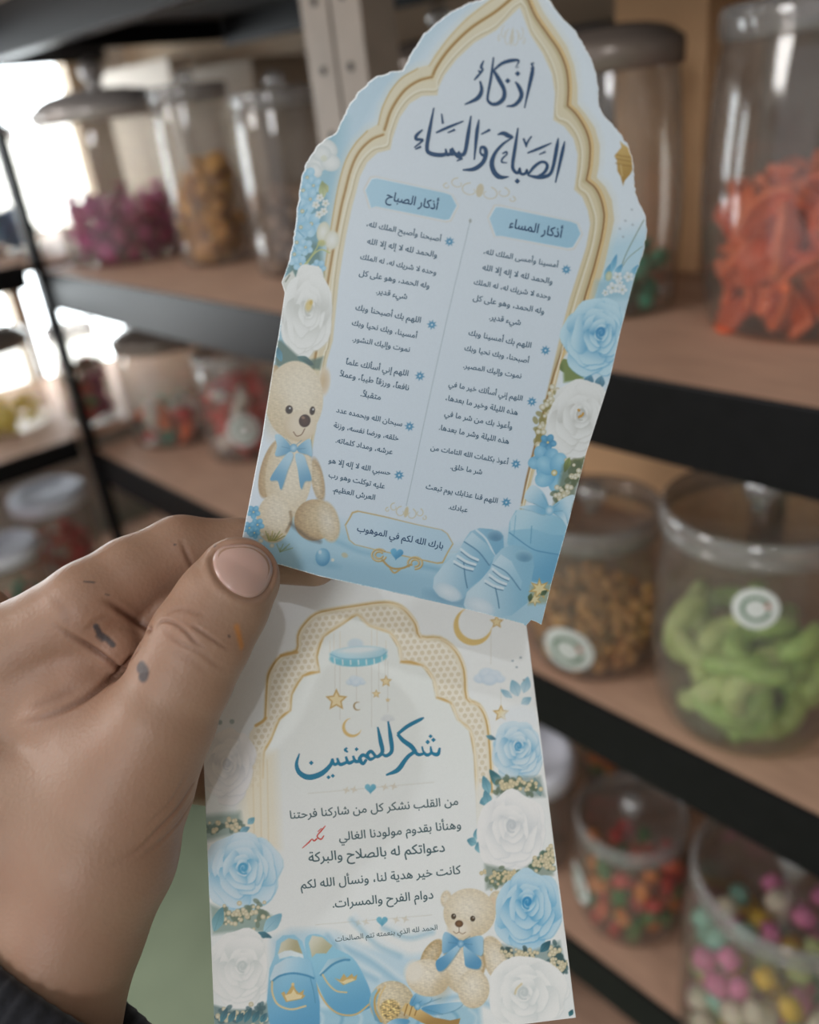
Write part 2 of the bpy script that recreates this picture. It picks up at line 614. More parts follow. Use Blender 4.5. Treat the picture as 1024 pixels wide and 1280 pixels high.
def shell_bm(w, l, curl, thick, seed):
    """thin curled strip, like a dried fruit slice"""
    r = np.random.default_rng(seed)
    b = bmesh.new()
    nu, nv = 12, 7
    ph = r.random(3) * 6
    def pos(i, j, s):
        u = i / nu - 0.5; v = j / nv - 0.5
        a = u * curl
        rad = l / curl + s * thick
        ww = w * (1 - 1.2 * u * u)
        x_ = rad * math.sin(a); z_ = rad * math.cos(a) - l / curl
        return (x_, v * ww, z_ + 0.12 * w * math.sin(5 * u + ph[0]) * v * 2 + 0.05 * w * math.sin(9 * v + ph[1]))
    top = [[b.verts.new(pos(i, j, 0.5)) for j in range(nv + 1)] for i in range(nu + 1)]
    bot = [[b.verts.new(pos(i, j, -0.5)) for j in range(nv + 1)] for i in range(nu + 1)]
    for i in range(nu):
        for j in range(nv):
            b.faces.new((top[i][j], top[i + 1][j], top[i + 1][j + 1], top[i][j + 1]))
            b.faces.new((bot[i][j], bot[i][j + 1], bot[i + 1][j + 1], bot[i + 1][j]))
    for i in range(nu):
        b.faces.new((top[i][0], bot[i][0], bot[i + 1][0], top[i + 1][0]))
        b.faces.new((top[i][nv], top[i + 1][nv], bot[i + 1][nv], bot[i][nv]))
    for j in range(nv):
        b.faces.new((top[0][j], top[0][j + 1], bot[0][j + 1], bot[0][j]))
        b.faces.new((top[nu][j], bot[nu][j], bot[nu][j + 1], top[nu][j + 1]))
    bmesh.ops.recalc_face_normals(b, faces=b.faces)
    return b


def gummy_mat(name, col, rough=0.35, var=0.15):
    return mat(name, col, rough, var=var, scale=90, sss=0.15, bump=0.1)


CANDY = {k: gummy_mat('candy_' + k, rgb(*v)) for k, v in dict(
    orange=(240, 116, 66), orange_dark=(226, 96, 54), green=(168, 204, 116), green_pale=(198, 216, 146), nut=(214, 160, 92), nut_dark=(190, 134, 72),
    red=(205, 40, 38), leaf=(62, 120, 48), amber=(232, 130, 36), yellow=(240, 200, 50), pink=(238, 130, 190), mint=(150, 214, 200), cream=(240, 232, 214),
    magenta=(206, 30, 150), plum=(160, 18, 96), gold=(224, 170, 80), gold_dark=(196, 140, 62), brown=(134, 104, 80), coral=(240, 92, 92), white=(240, 238, 234),
    teal=(30, 150, 122), blue=(22, 118, 168), lemon=(240, 216, 30), tangerine=(240, 110, 50)).items()}

# --- shelf with the orange strips
J = {}
J['orange'] = make_jar('tall clear jar half full of orange strips, far right on the upper shelf', -0.292, 0.693, Z1, 0.0925, 0.215, 'tall', 'clear')
pts = pack(-0.292, 0.693, Z1, 0.0925, 0.215, 'tall', 0.016, 0.100, 160, 0.0165, 1, 0.022)
fill_jar([proto(shell_bm(0.030, 0.050, 1.3, 0.006, s), CANDY['orange' if s % 3 else 'orange_dark']) for s in range(6)], pts, 'orange_strip',
         'curled orange sugared strip inside the tall jar at far right', 'sweet', 'orange strips in the tall jar', 2, 0.6)
J['teal'] = make_jar('clear jar with a few teal sweets, just right of the upper card', -0.462, 0.66, Z1, 0.058, 0.212, 'tall', 'grey', knob=False)
pts = pack(-0.462, 0.66, Z1, 0.058, 0.205, 'tall', 0.012, 0.05, 26, 0.019, 3, 0.016)
fill_jar([proto(ellipsoid_bm(0.012, 0.010, 0.008, 0.12, s), CANDY['teal']) for s in range(3)], pts, 'teal_sweet',
         'teal green sweet in the jar half hidden by the upper card', 'sweet', 'teal sweets', 4)
J['magenta'] = make_jar('wide clear jar of magenta wrapped sweets under a silver domed lid, upper left', -1.395, 0.64, Z1, 0.108, 0.225, 'straight', 'silver')
pts = pack(-1.395, 0.64, Z1, 0.108, 0.215, 'straight', 0.016, 0.085, 46, 0.034, 5, 0.030)
fill_jar([proto(wrapper_bm(0.027, 0.0135), CANDY['magenta' if s else 'plum']) for s in range(3)], pts, 'wrapped_sweet',
         'magenta twist-wrapped sweet in the silver-lidded jar', 'sweet', 'magenta wrapped sweets', 6)
J['gold'] = make_jar('narrow clear jar with golden curled wafers standing up inside', -1.165, 0.665, Z1, 0.058, 0.225, 'straight', 'clear')
pts = pack(-1.165, 0.665, Z1, 0.058, 0.225, 'straight', 0.020, 0.135, 34, 0.024, 7, 0.024)
fill_jar([proto(shell_bm(0.030, 0.044, 2.4, 0.005, s + 20), CANDY['gold' if s % 2 else 'gold_dark']) for s in range(4)], pts, 'golden_wafer',
         'curled golden wafer in the narrow jar beside the magenta sweets', 'sweet', 'golden wafers', 8)
J['taupe'] = make_jar('clear jar of brown sweets left of the grey rack posts', -0.955, 0.665, Z1, 0.060, 0.205, 'straight', 'clear')
pts = pack(-0.955, 0.665, Z1, 0.060, 0.205, 'straight', 0.012, 0.10, 75, 0.019, 9, 0.013)
fill_jar([proto(ellipsoid_bm(0.011, 0.010, 0.009, 0.1, s + 9), CANDY['brown']) for s in range(3)], pts, 'brown_sweet',
         'brown sweet in the clear jar next to the grey posts', 'sweet', 'brown sweets', 10)
J['hidden'] = make_jar('clear lidded jar standing between the grey posts and the upper card', -0.72, 0.72, Z1, 0.075, 0.225, 'straight', 'grey')
pts = pack(-0.72, 0.72, Z1, 0.075, 0.225, 'straight', 0.012, 0.07, 30, 0.024, 29, 0.016)
fill_jar([proto(ellipsoid_bm(0.012, 0.011, 0.010, 0.1, s + 19), CANDY['cream']) for s in range(3)], pts, 'cream_sweet',
         'cream sweet in the jar behind the paired grey posts', 'sweet', 'cream sweets', 30)

# --- middle shelf
J['green'] = make_jar('clear tub jar of pale green gummy curls, right side of the middle shelf', -0.270, 0.578, Z2, 0.080, 0.192, 'tub', 'clear',
                      stickers=[(-1.10, 0.153, 0.0165)])
pts = pack(-0.270, 0.578, Z2, 0.080, 0.192, 'tub', 0.016, 0.092, 34, 0.024, 12, 0.040)
fill_jar([proto(curl_bm(0.025, 0.0102, 0.2 * s, 3.4 + 0.35 * s, 16, 0.004), CANDY['green' if s % 3 else 'green_pale']) for s in range(5)], pts, 'gummy_curl',
         'pale green sugared gummy curl in the tub jar', 'sweet', 'green gummy curls', 13, 0.55)
J['nuts'] = make_jar('clear tub jar of golden brown puffs with a round white sticker, right of the cards', -0.422, 0.568, Z2, 0.068, 0.150, 'tub', 'clear',
                     stickers=[(-1.30, 0.043, 0.0245)])
pts = pack(-0.422, 0.568, Z2, 0.068, 0.150, 'tub', 0.008, 0.062, 170, 0.0135, 14, 0.012)
fill_jar([proto(ellipsoid_bm(0.0085, 0.0068, 0.0062, 0.16, s), CANDY['nut' if s % 2 else 'nut_dark']) for s in range(4)], pts, 'golden_puff',
         'golden brown puffed nibble in the stickered tub jar', 'sweet', 'golden puffs', 15)
J['k1'] = make_jar('wide grey-lidded jar with bright packets in its base, left on the middle shelf', -1.385, 0.64, Z2, 0.085, 0.185, 'straight', 'grey', knob=False)
pts = pack(-1.385, 0.64, Z2, 0.085, 0.185, 'straight', 0.016, 0.050, 22, 0.032, 16, 0.030)
fill_jar([proto(wrapper_bm(0.024, 0.012), CANDY[c]) for c in ('tangerine', 'white', 'red', 'teal', 'white', 'tangerine')], pts, 'bright_packet',
         'bright twist-wrapped sweet in the grey-lidded wide jar', 'sweet', 'bright packets', 17, 0.5)
J['red'] = make_jar('clear jar of red and white sweets with a round sticker, left of the upper card', -1.20, 0.665, Z2, 0.066, 0.165, 'straight', 'clear',
                    stickers=[(-0.55, 0.060, 0.026)])
pts = pack(-1.20, 0.665, Z2, 0.066, 0.165, 'straight', 0.014, 0.115, 46, 0.026, 18, 0.024)
fill_jar([proto(wrapper_bm(0.021, 0.011), CANDY[c]) for c in ('red', 'white', 'coral', 'red', 'coral')], pts, 'red_sweet',
         'red or white wrapped sweet in the stickered jar left of the upper card', 'sweet', 'red and white sweets', 19, 0.7)

# --- lower shelf
J['gummy'] = make_jar('small clear jar of red, green and amber gummies on the lower shelf', -0.383, 0.578, Z3, 0.064, 0.142, 'tub', 'clear',
                      stickers=[(-2.12, 0.066, 0.0235)])
pts = pack(-0.383, 0.578, Z3, 0.064, 0.142, 'tub', 0.010, 0.090, 80, 0.0185, 20, 0.014)
fill_jar([proto(ellipsoid_bm(0.012, 0.009, 0.008, 0.14, i), CANDY[c]) for i, c in enumerate(('red', 'leaf', 'red', 'amber', 'red', 'leaf', 'orange_dark', 'amber'))], pts, 'gummy_drop',
         'red, green or amber gummy drop in the small lower jar', 'sweet', 'mixed gummy drops', 21)
J['mallow'] = make_jar('large clear jar of pastel marshmallows at the lower right corner', -0.200, 0.55, Z3, 0.090, 0.222, 'straight', 'clear')
pts = pack(-0.200, 0.55, Z3, 0.090, 0.222, 'straight', 0.014, 0.135, 150, 0.024, 22, 0.017)
mall = []
for c in ('pink', 'yellow', 'cream', 'mint', 'cream', 'pink', 'green_pale'):
    b = bmesh.new()
    bmesh.ops.create_cone(b, cap_ends=True, segments=18, radius1=0.0098, radius2=0.0098, depth=0.019)
    bmesh.ops.bevel(b, geom=[e for e in b.edges if abs(e.verts[0].co.z - e.verts[1].co.z) < 1e-6], offset=0.002, segments=2, affect='EDGES')
    mall.append(proto(b, CANDY[c]))
fill_jar(mall, pts, 'marshmallow', 'pastel marshmallow in the large jar at lower right', 'sweet', 'pastel marshmallows', 23)
make_jar('white-lidded clear tub peeping out right of the lower card', -0.522, 0.575, Z3, 0.052, 0.150, 'straight', 'white', knob=False, name='storage_tub')
J['m0b'] = make_jar('clear jar of yellow and green sweets under the middle shelf beam, behind the white-lidded tub', -0.53, 0.76, Z3, 0.062, 0.17, 'straight', 'clear')
pts = pack(-0.53, 0.76, Z3, 0.062, 0.17, 'straight', 0.012, 0.15, 60, 0.021, 24, 0.015)
fill_jar([proto(ellipsoid_bm(0.012, 0.010, 0.009, 0.12, i + 3), CANDY[c]) for i, c in enumerate(('yellow', 'leaf', 'amber'))], pts, 'fruit_drop',
         'yellow, green or amber drop in the jar beside the lower card', 'sweet', 'fruit drops', 25)
make_jar('clear jar with a round white lid showing just above the index finger', -1.285, 0.60, Z3, 0.05, 0.245, 'straight', 'white', knob=False, name='storage_tub')

# --- side rack by the window
zb = Z1 + 0.016
J['blue'] = make_jar('clear jar of blue sweets at the left edge, in front of the window', -1.67, 0.52, zb, 0.078, 0.19, 'straight', 'clear')
pts = pack(-1.67, 0.52, zb, 0.078, 0.19, 'straight', 0.016, 0.062, 26, 0.030, 26, 0.024)
fill_jar([proto(wrapper_bm(0.021, 0.013), CANDY['blue']) for s in range(2)], pts, 'blue_sweet', 'blue wrapped sweet in the jar by the window', 'sweet', 'blue sweets', 27)
zb = Z2 + 0.031
J['yellow'] = make_jar('clear jar of yellow sweets with a dark lid, left edge of the middle shelf', -1.655, 0.425, zb, 0.085, 0.165, 'straight', 'grey', knob=False)
pts = pack(-1.655, 0.425, zb, 0.085, 0.165, 'straight', 0.012, 0.040, 26, 0.027, 28, 0.026)
fill_jar([proto(curl_bm(0.020, 0.007, 0.3, 2.4, 10, 0.0), CANDY['lemon'])], pts, 'yellow_sweet', 'yellow curved sweet in the dark-lidded jar by the window', 'sweet', 'yellow sweets', 31, 0.4)
J['redB'] = make_jar('clear jar of dark red sweets just left of the black corner post', -1.535, 0.545, zb, 0.047, 0.165, 'straight', 'clear', knob=False)
pts = pack(-1.535, 0.545, zb, 0.047, 0.165, 'straight', 0.012, 0.11, 46, 0.020, 32, 0.015)
fill_jar([proto(ellipsoid_bm(0.012, 0.010, 0.009, 0.12, i + 13), CANDY[c]) for i, c in enumerate(('plum', 'brown', 'red', 'brown', 'leaf', 'plum'))], pts, 'dark_sweet',
         'dark red or brown sweet in the jar left of the corner post', 'sweet', 'dark sweets', 33)
zb = Z3 - 0.019
J['tub'] = make_jar('large white-lidded tub of pink and white sweets at the left edge', -1.735, 0.475, zb, 0.078, 0.225, 'straight', 'white', knob=False, name='storage_tub')
pts = pack(-1.735, 0.475, zb, 0.078, 0.225, 'straight', 0.02, 0.13, 40, 0.032, 34, 0.030)
fill_jar([proto(wrapper_bm(0.026, 0.014), CANDY[c]) for c in ('coral', 'white', 'coral', 'coral')], pts, 'pink_sweet', 'pink or white wrapped sweet in the white-lidded tub', 'sweet', 'pink sweets', 35)
J['tub2'] = make_jar('smaller white-lidded tub of teal and pink sweets in the lower left, partly out of frame', -1.605, 0.335, zb, 0.062, 0.205, 'straight', 'white', knob=False, name='storage_tub')
pts = pack(-1.605, 0.335, zb, 0.062, 0.205, 'straight', 0.02, 0.10, 28, 0.027, 36, 0.024)
fill_jar([proto(wrapper_bm(0.020, 0.012), CANDY[c]) for c in ('teal', 'coral', 'teal')], pts, 'teal_packet', 'teal or pink wrapped sweet in the smaller white-lidded tub', 'sweet', 'teal packets', 37)

# --- boxes standing at the back of the racks
M_wbox = mat('white_card_box', rgb(205, 196, 184), 0.7, var=0.04)
M_bbox = mat('beige_card_box', rgb(168, 152, 134), 0.7, var=0.05)
M_kraft = mat('kraft_card', rgb(214, 172, 130), 0.75, var=0.08, scale=12)
M_dbox = mat('dark_card_box', rgb(62, 58, 58), 0.7, var=0.1)


def carton(x0, x1, y0, y1, z0, z1, material, label):
    e = empty('carton', ((x0 + x1) / 2, (y0 + y1) / 2, z0), label, 'box', 'cartons at the back of the rack')
    hx, hy, h = (x1 - x0) / 2, (y1 - y0) / 2, z1 - z0
    obj_from_bm('carton_body', box_bm(-hx, hx, -hy, hy, 0, h - 0.003, 0.0015), material, e)
    b = bmesh.new()
    box_bm(-hx + 0.001, -0.0008, -hy + 0.001, hy - 0.001, h - 0.003, h, 0.0008, bm=b)
    box_bm(0.0008, hx - 0.001, -hy + 0.001, hy - 0.001, h - 0.003, h, 0.0008, bm=b)
    obj_from_bm('flap', b, material, e)
    return e


carton(-1.85, -1.565, 0.865, 0.915, Z1 + 0.001, 1.455, M_wbox, 'pale cardboard carton behind the magenta jar, beside the window')
carton(-1.42, -1.20, 0.80, 0.91, Z1 + 0.001, 1.425, M_bbox, 'beige carton behind the narrow jar of golden wafers')
carton(-0.56, -0.46, 0.80, 0.91, Z1 + 0.001, 1.45, M_kraft, 'kraft carton behind the orange jar, right of the upper card')
carton(-0.74, -0.60, 0.84, 0.91, Z1 + 0.001, 1.40, M_dbox, 'dark carton behind the jar right of the upper card')
carton(-0.635, -0.40, 0.83, 0.91, Z2 + 0.001, 1.03, M_kraft, 'kraft carton behind the jar of golden puffs')
carton(-0.36, 0.02, 0.83, 0.91, Z2 + 0.001, 1.04, M_kraft, 'kraft carton behind the jar of green curls')
carton(-1.28, -0.75, 0.80, 0.91, Z2 + 0.001, 1.06, M_wbox, 'long pale carton behind the jars left of the cards, middle shelf')
carton(-0.50, 0.1, 0.84, 0.91, Z3 + 0.001, 0.68, M_kraft, 'low kraft carton at the back of the lower shelf')
# a jar of red sweets on the topmost shelf, only its foot shows
zt = Z1 + 0.361
J['top'] = make_jar('jar of red sweets up on the topmost shelf, its foot at the top left corner', -1.20, 0.60, zt, 0.07, 0.18, 'straight', 'clear')
pts = pack(-1.20, 0.60, zt, 0.07, 0.18, 'straight', 0.012, 0.09, 40, 0.024, 38, 0.017)
fill_jar([proto(ellipsoid_bm(0.013, 0.011, 0.010, 0.1, i + 5), CANDY['red']) for i in range(2)], pts, 'ruby_sweet', 'red sweet in the jar on the topmost shelf', 'sweet', 'ruby sweets', 39)

# ------------------------------------------------------------------ the hand: sculpted as one blended volume
def eye_pt(u, v, z):
    """a point of the held things, relative to the eye: image pixel (u, v) and depth z in mm"""
    return np.array([(u - 512.0) / FPX * z, (v - 640.0) / FPX * z, z])


def to_world(P):
    P = np.asarray(P, float) * 0.001
    return P @ RC.T + EYE


def plane_of(corners):
    """four corners of a rectangular card -> origin (bottom left), unit axes, size; all in mm from the eye"""
    return corners


def card_frame(c, z0):
    d = [np.array([(x - 512.0) / FPX, (y - 640.0) / FPX, 1.0]) for x, y in c]
    A = np.array([d[0], -d[1], d[2], -d[3]]).T
    zz = np.linalg.svd(A)[2][-1]
    zz = zz / zz[0] * z0
    P = [d[i] * zz[i] for i in range(4)]
    e1 = (P[1] - P[0]) + (P[2] - P[3])
    e1 /= np.linalg.norm(e1)
    e2 = (P[3] - P[0]) + (P[2] - P[1])
    e2 -= e1 * (e1 @ e2)
    e2 /= np.linalg.norm(e2)
    n = np.cross(e2, e1)
    if n[2] > 0:
        n = -n                     # towards the eye
    return dict(o=P[0], e1=e1, e2=e2, n=n, w=np.linalg.norm(P[1] - P[0]), h=np.linalg.norm(P[3] - P[0]))


UP = card_frame([(299, 693), (677, 781), (805, 313), (376.5, 223.5)], 250.0)
LO = card_frame([(270, 1328), (720, 1272), (649, 707), (246, 737)], 243.0)


def plane_depth(F, u, v):
    d = np.array([(u - 512.0) / FPX, (v - 640.0) / FPX, 1.0])
    return float((F['o'] @ F['n']) / (d @ F['n']))


def smin(a, b, k):
    h = np.clip(0.5 + 0.5 * (b - a) / k, 0, 1)
    return b + (a - b) * h - k * h * (1 - h)


class Sculpt:
    def __init__(s, lo, hi, step):
        s.lo, s.step = np.array(lo, float), step
        s.n = np.ceil((np.array(hi) - s.lo) / step).astype(int) + 1
        s.f = np.full(s.n, 30.0, np.float32)
        s.ax = [(s.lo[i] + step * np.arange(s.n[i])).astype(np.float32) for i in range(3)]

    def chain(s, pts, k=4.0, flat=1.0, axis=None):
        """tapered limb through (u, v, depth, radius) joints, blended into the volume"""
        J = [(eye_pt(*p[:3]).astype(np.float32), float(p[3])) for p in pts]
        g = None
        P0 = np.min([a - r for a, r in J], axis=0) - 14
        P1 = np.max([a + r for a, r in J], axis=0) + 14
        sl = []
        for i in range(3):
            i0 = int(np.clip((P0[i] - s.lo[i]) / s.step, 0, s.n[i]))
            i1 = int(np.clip((P1[i] - s.lo[i]) / s.step + 1, 0, s.n[i]))
            sl.append(slice(i0, i1))
        X, Y, Z = np.meshgrid(s.ax[0][sl[0]], s.ax[1][sl[1]], s.ax[2][sl[2]], indexing='ij')
        segs = list(zip(J[:-1], J[1:])) if len(J) > 1 else [(J[0], J[0])]
        for (a, ra), (b, rb) in segs:
            ab = b - a
            L2 = float((ab * ab).sum()) + 1e-9
            t = np.clip(((X - a[0]) * ab[0] + (Y - a[1]) * ab[1] + (Z - a[2]) * ab[2]) / L2, 0, 1)
            dx = X - (a[0] + ab[0] * t); dy = Y - (a[1] + ab[1] * t); dz = Z - (a[2] + ab[2] * t)
            d = np.sqrt(dx * dx + dy * dy + (dz * flat) ** 2) - (ra + (rb - ra) * t)
            if flat > 1:
                d = d / (0.5 + 0.5 * flat)
            g = d if g is None else smin(g, d, 2.5)
        s.f[sl[0], sl[1], sl[2]] = smin(s.f[sl[0], sl[1], sl[2]], g, k)

    def mesh(s):
        """naive surface nets of the zero level"""
        f = s.f
        ins = f < 0
        nx, ny, nz = f.shape
        c = np.zeros((nx - 1, ny - 1, nz - 1), np.int8)
        for dx in (0, 1):
            for dy in (0, 1):
                for dz in (0, 1):
                    c += ins[dx:nx - 1 + dx, dy:ny - 1 + dy, dz:nz - 1 + dz]
        act = np.argwhere((c > 0) & (c < 8))
        idx = -np.ones(c.shape, np.int64)
        idx[act[:, 0], act[:, 1], act[:, 2]] = np.arange(len(act))
        acc = np.zeros((len(act), 3)); cnt = np.zeros(len(act))
        corners = [(a, b_, d) for a in (0, 1) for b_ in (0, 1) for d in (0, 1)]
        for i, p in enumerate(corners):
            for q in corners[i + 1:]:
                if sum(abs(p[k] - q[k]) for k in range(3)) != 1:
                    continue
                fa = f[act[:, 0] + p[0], act[:, 1] + p[1], act[:, 2] + p[2]]
                fb = f[act[:, 0] + q[0], act[:, 1] + q[1], act[:, 2] + q[2]]
                cr = (fa < 0) != (fb < 0)
                t = np.where(cr, fa / np.where(cr, fa - fb, 1), 0)
                for k in range(3):
                    acc[:, k] += np.where(cr, p[k] + t * (q[k] - p[k]), 0)
                cnt += cr
        V = (act + acc / cnt[:, None]) * s.step + s.lo
        F = []
        for a in range(3):
            b_, d_ = (a + 1) % 3, (a + 2) % 3
            s0 = [slice(None)] * 3; s1 = [slice(None)] * 3
            s0[a] = slice(0, -1); s1[a] = slice(1, None)
            ch = ins[tuple(s0)] != ins[tuple(s1)]
            e = np.argwhere(ch)
            e = e[(e[:, b_] > 0) & (e[:, d_] > 0) & (e[:, b_] < f.shape[b_] - 1) & (e[:, d_] < f.shape[d_] - 1)]
            def at(ob, od):
                q = e.copy(); q[:, b_] -= ob; q[:, d_] -= od
                return idx[q[:, 0], q[:, 1], q[:, 2]]
            quad = np.stack([at(1, 1), at(0, 1), at(0, 0), at(1, 0)], 1)
            flip = ~ins[e[:, 0], e[:, 1], e[:, 2]]
            quad[flip] = quad[flip][:, ::-1]
            F.append(quad)
        return V, np.concatenate(F)


def mesh_np(name, V, F, material=None, parent=None, smooth=True):
    me = bpy.data.meshes.new(name)
    F = np.asarray(F)
    k = F.shape[1]
    me.vertices.add(len(V))
    me.vertices.foreach_set('co', np.asarray(V, np.float32).ravel())
    me.loops.add(F.size)
    me.loops.foreach_set('vertex_index', F.astype(np.int32).ravel())
    me.polygons.add(len(F))
    me.polygons.foreach_set('loop_start', np.arange(0, F.size, k, dtype=np.int32))
    me.polygons.foreach_set('loop_total', np.full(len(F), k, np.int32))
    me.update(calc_edges=True)
    if smooth:
        me.polygons.foreach_set('use_smooth', [True] * len(F))
    if material:
        me.materials.append(material)
    o = bpy.data.objects.new(name, me)
    COL.objects.link(o)
    if parent:
        o.parent = parent
    return o


SV = Sculpt((-178, -8, 196), (-8, 168, 316), 0.85)
# back of the hand and wrist
SV.chain([(-60, 800, 262, 20), (-40, 930, 255, 27), (0, 1060, 252, 25), (35, 1180, 246, 22), (40, 1290, 236, 20), (5, 1420, 222, 21)], 8)
SV.chain([(-95, 880, 285, 20), (-60, 1010, 275, 24), (20, 1150, 262, 22), (40, 1290, 245, 19)], 10)
# thumb: metacarpal with its thenar pad, then the two phalanges
SV.chain([(62, 1265, 234, 19), (92, 1160, 236, 19.5), (128, 1065, 236, 20.5), (162, 985, 236, 17.2), (200, 900, 233, 15.2)], 9)
SV.chain([(60, 1010, 246, 24), (130, 950, 242, 17), (90, 890, 246, 16)], 12)
SV.chain([(200, 900, 233, 14.8), (228, 845, 231, 13.6), (251, 798, 231, 13.5), (276, 757, 234, 12.8), (297, 724, 238.5, 12.0)], 2.2, 1.22)
# index finger: knuckle, middle joint, then round behind the upper card
SV.chain([(-70, 862, 262, 16), (30, 812, 247, 14.5), (112, 757, 243, 12.8), (165, 722, 249, 12.0)], 6)
SV.chain([(165, 722, 249, 12.0), (226, 691, 256, 11.0), (300, 688, 262.3, 9.6), (392, 700, 264.5, 8.3)], 1.6)
SV.chain([(112, 790, 243, 10.0), (146, 806, 241, 7.5)], 3.0)
SV.chain([(20, 862, 250, 15), (105, 842, 244, 10.5)], 3.5)
SV.chain([(120, 830, 250, 10), (190, 800, 249, 8.5), (215, 770, 250, 8)], 2.0)
# the other fingers, curled behind the lower card and the palm
zc = lambda u, v: plane_depth(LO, u, v)
SV.chain([(-60, 905, 284, 12), (60, 930, 290, 11), (190, 958, zc(190, 958) + 12.5, 10), (300, 975, zc(300, 975) + 10.5, 9), (350, 985, zc(350, 985) + 9.6, 8)], 3)
SV.chain([(-60, 985, 290, 12), (60, 1000, 296, 10.5), (150, 1012, 285, 9), (120, 1020, 272, 8)], 2)
SV.chain([(-40, 1060, 284, 11), (60, 1075, 289, 9.5), (130, 1085, 279, 8), (90, 1090, 268, 7)], 2)
HV, HF = SV.mesh()
del SV
# light smoothing of the sampled surface
def laplace(V, F, it=2, lam=0.5):
    e = np.concatenate([F[:, [0, 1]], F[:, [1, 2]], F[:, [2, 3]], F[:, [3, 0]]])
    for _ in range(it):
        acc = np.zeros_like(V); cnt = np.zeros(len(V))
        np.add.at(acc, e[:, 0], V[e[:, 1]]); np.add.at(acc, e[:, 1], V[e[:, 0]])
        np.add.at(cnt, e[:, 0], 1); np.add.at(cnt, e[:, 1], 1)
        V = V + lam * (acc / cnt[:, None] - V)
    return V


HV = laplace(HV, HF, 3)
tmp = mesh_np('person', HV, HF)
md = tmp.modifiers.new('sub', 'SUBSURF')
md.levels = 1
dg = bpy.context.evaluated_depsgraph_get()
me2 = bpy.data.meshes.new_from_object(tmp.evaluated_get(dg))
old = tmp.data
tmp.modifiers.clear()
tmp.data = me2
bpy.data.meshes.remove(old)
me2.name = 'person'
person = tmp
nv = len(me2.vertices)
co = np.empty(nv * 3, np.float32)
me2.vertices.foreach_get('co', co)
co = co.reshape(-1, 3).astype(float)
no = np.empty(nv * 3, np.float32)
me2.vertex_normals.foreach_get('vector', no)
no = no.reshape(-1, 3).astype(float)
hand_bvh = BVHTree.FromPolygons([tuple(v) for v in HV], [tuple(int(i) for i in f) for f in HF])


def on_hand(u, v):
    """where the sight line (u, v) meets the skin"""
    d = Vector(((u - 512.0) / FPX, (v - 640.0) / FPX, 1.0)).normalized()
    h = hand_bvh.ray_cast(Vector((0, 0, 0)), d)
    return (np.array(h[0]), np.array(h[1])) if h[0] is not None else (None, None)


def skin_line(pts, sub=10):
    out = [on_hand(*p)[0] for p in catmull(pts, sub)]
    return np.array([p for p in out if p is not None])


def dist_to(line, V, param=False):
    lo_, hi_ = line.min(0) - 8, line.max(0) + 8
    near = np.where(((V > lo_) & (V < hi_)).all(1))[0]
    d = np.full(len(V), 99.0)
    tp = np.zeros(len(V))
    if len(near):
        q = V[near]
        best = np.full(len(near), 99.0)
        bt = np.zeros(len(near))
        for i, p in enumerate(line):
            e = np.sqrt(((q - p) ** 2).sum(1))
            k = e < best
            best[k] = e[k]
            bt[k] = i / max(1, len(line) - 1)
        d[near] = best
        tp[near] = bt
    return (d, tp) if param else d


# creases: (points, depth mm, width mm)
CREASES = [   # last value: 0 fades at both ends, 1 deepens towards the end
    ([(195, 788), (201, 777), (216, 778), (232, 789), (245, 803), (261, 811)], 0.42, 0.45, 0),
    ([(207, 769), (222, 761), (244, 765), (262, 772)], 0.16, 0.7, 0),
    ([(236, 779), (253, 790), (269, 801), (288, 813)], 0.36, 0.45, 0),
    ([(200, 782), (213, 795), (232, 807), (248, 814), (269, 830), (288, 840)], 0.22, 0.6, 0),
    ([(210, 812), (240, 826), (262, 845)], 0.12, 0.8, 0),
    ([(226, 672), (230, 684), (236, 698), (240, 706)], 0.40, 0.7, 1),
    ([(124, 748), (138, 754), (153, 764), (168, 775), (188, 787)], 0.75, 0.8, 1),
    ([(64, 778), (90, 795), (112, 808), (133, 823), (152, 838)], 0.75, 0.8, 1),
    ([(20, 907), (60, 896), (103, 876), (134, 853), (160, 828), (172, 812)], 0.75, 0.9, 1),
    ([(30, 890), (70, 872), (100, 858)], 0.2, 1.2, 0),
    ([(128, 1088), (170, 1064), (200, 1035), (222, 1011), (241, 981)], 0.32, 0.7, 1),
    ([(160, 1084), (192, 1060), (222, 1030), (241, 1001)], 0.26, 0.6, 1),
    ([(180, 1035), (215, 1000), (238, 958)], 0.14, 0.6, 0),
    ([(60, 742), (80, 760), (90, 790)], 0.18, 1.4, 0),
    ([(106, 792), (120, 777), (140, 769)], 0.2, 0.8, 0),
]
disp = np.zeros(nv)
red = np.zeros(nv)
for pts, dep, wid, closed_end in CREASES:
    ln = skin_line(pts)
    if len(ln) < 2:
        continue
    d, tt = dist_to(ln, co, True)
    fade = np.clip(np.sin(PI * np.clip(tt, 0, 1)) * 1.6, 0, 1) ** 1.2 if closed_end == 0 else np.clip((tt if closed_end > 0 else 1 - tt) * 2.2, 0, 1)
    disp -= fade * dep * np.exp(-(d / wid) ** 2)
    disp += fade * 0.22 * dep * np.exp(-((d - 2.2 * wid) / (1.2 * wid)) ** 2)
    red = np.maximum(red, fade * min(1.0, dep * 1.3) * np.exp(-(d / (wid * 1.3)) ** 2))

# thumbnail outline
NAIL = [(271, 688), (281, 682), (295, 680), (308, 680), (319, 683), (330, 690), (338, 700), (341, 712), (339, 723), (334, 734), (326, 743), (315, 747), (303, 745), (289, 738), (276, 726), (268, 712), (266, 698)]
nl = skin_line(NAIL + NAIL[:1], 8)
d = dist_to(nl, co)
disp -= 0.55 * np.exp(-(d / 0.7) ** 2)
disp += 0.35 * np.exp(-((d - 1.9) / 1.2) ** 2)
co += no * disp[:, None]

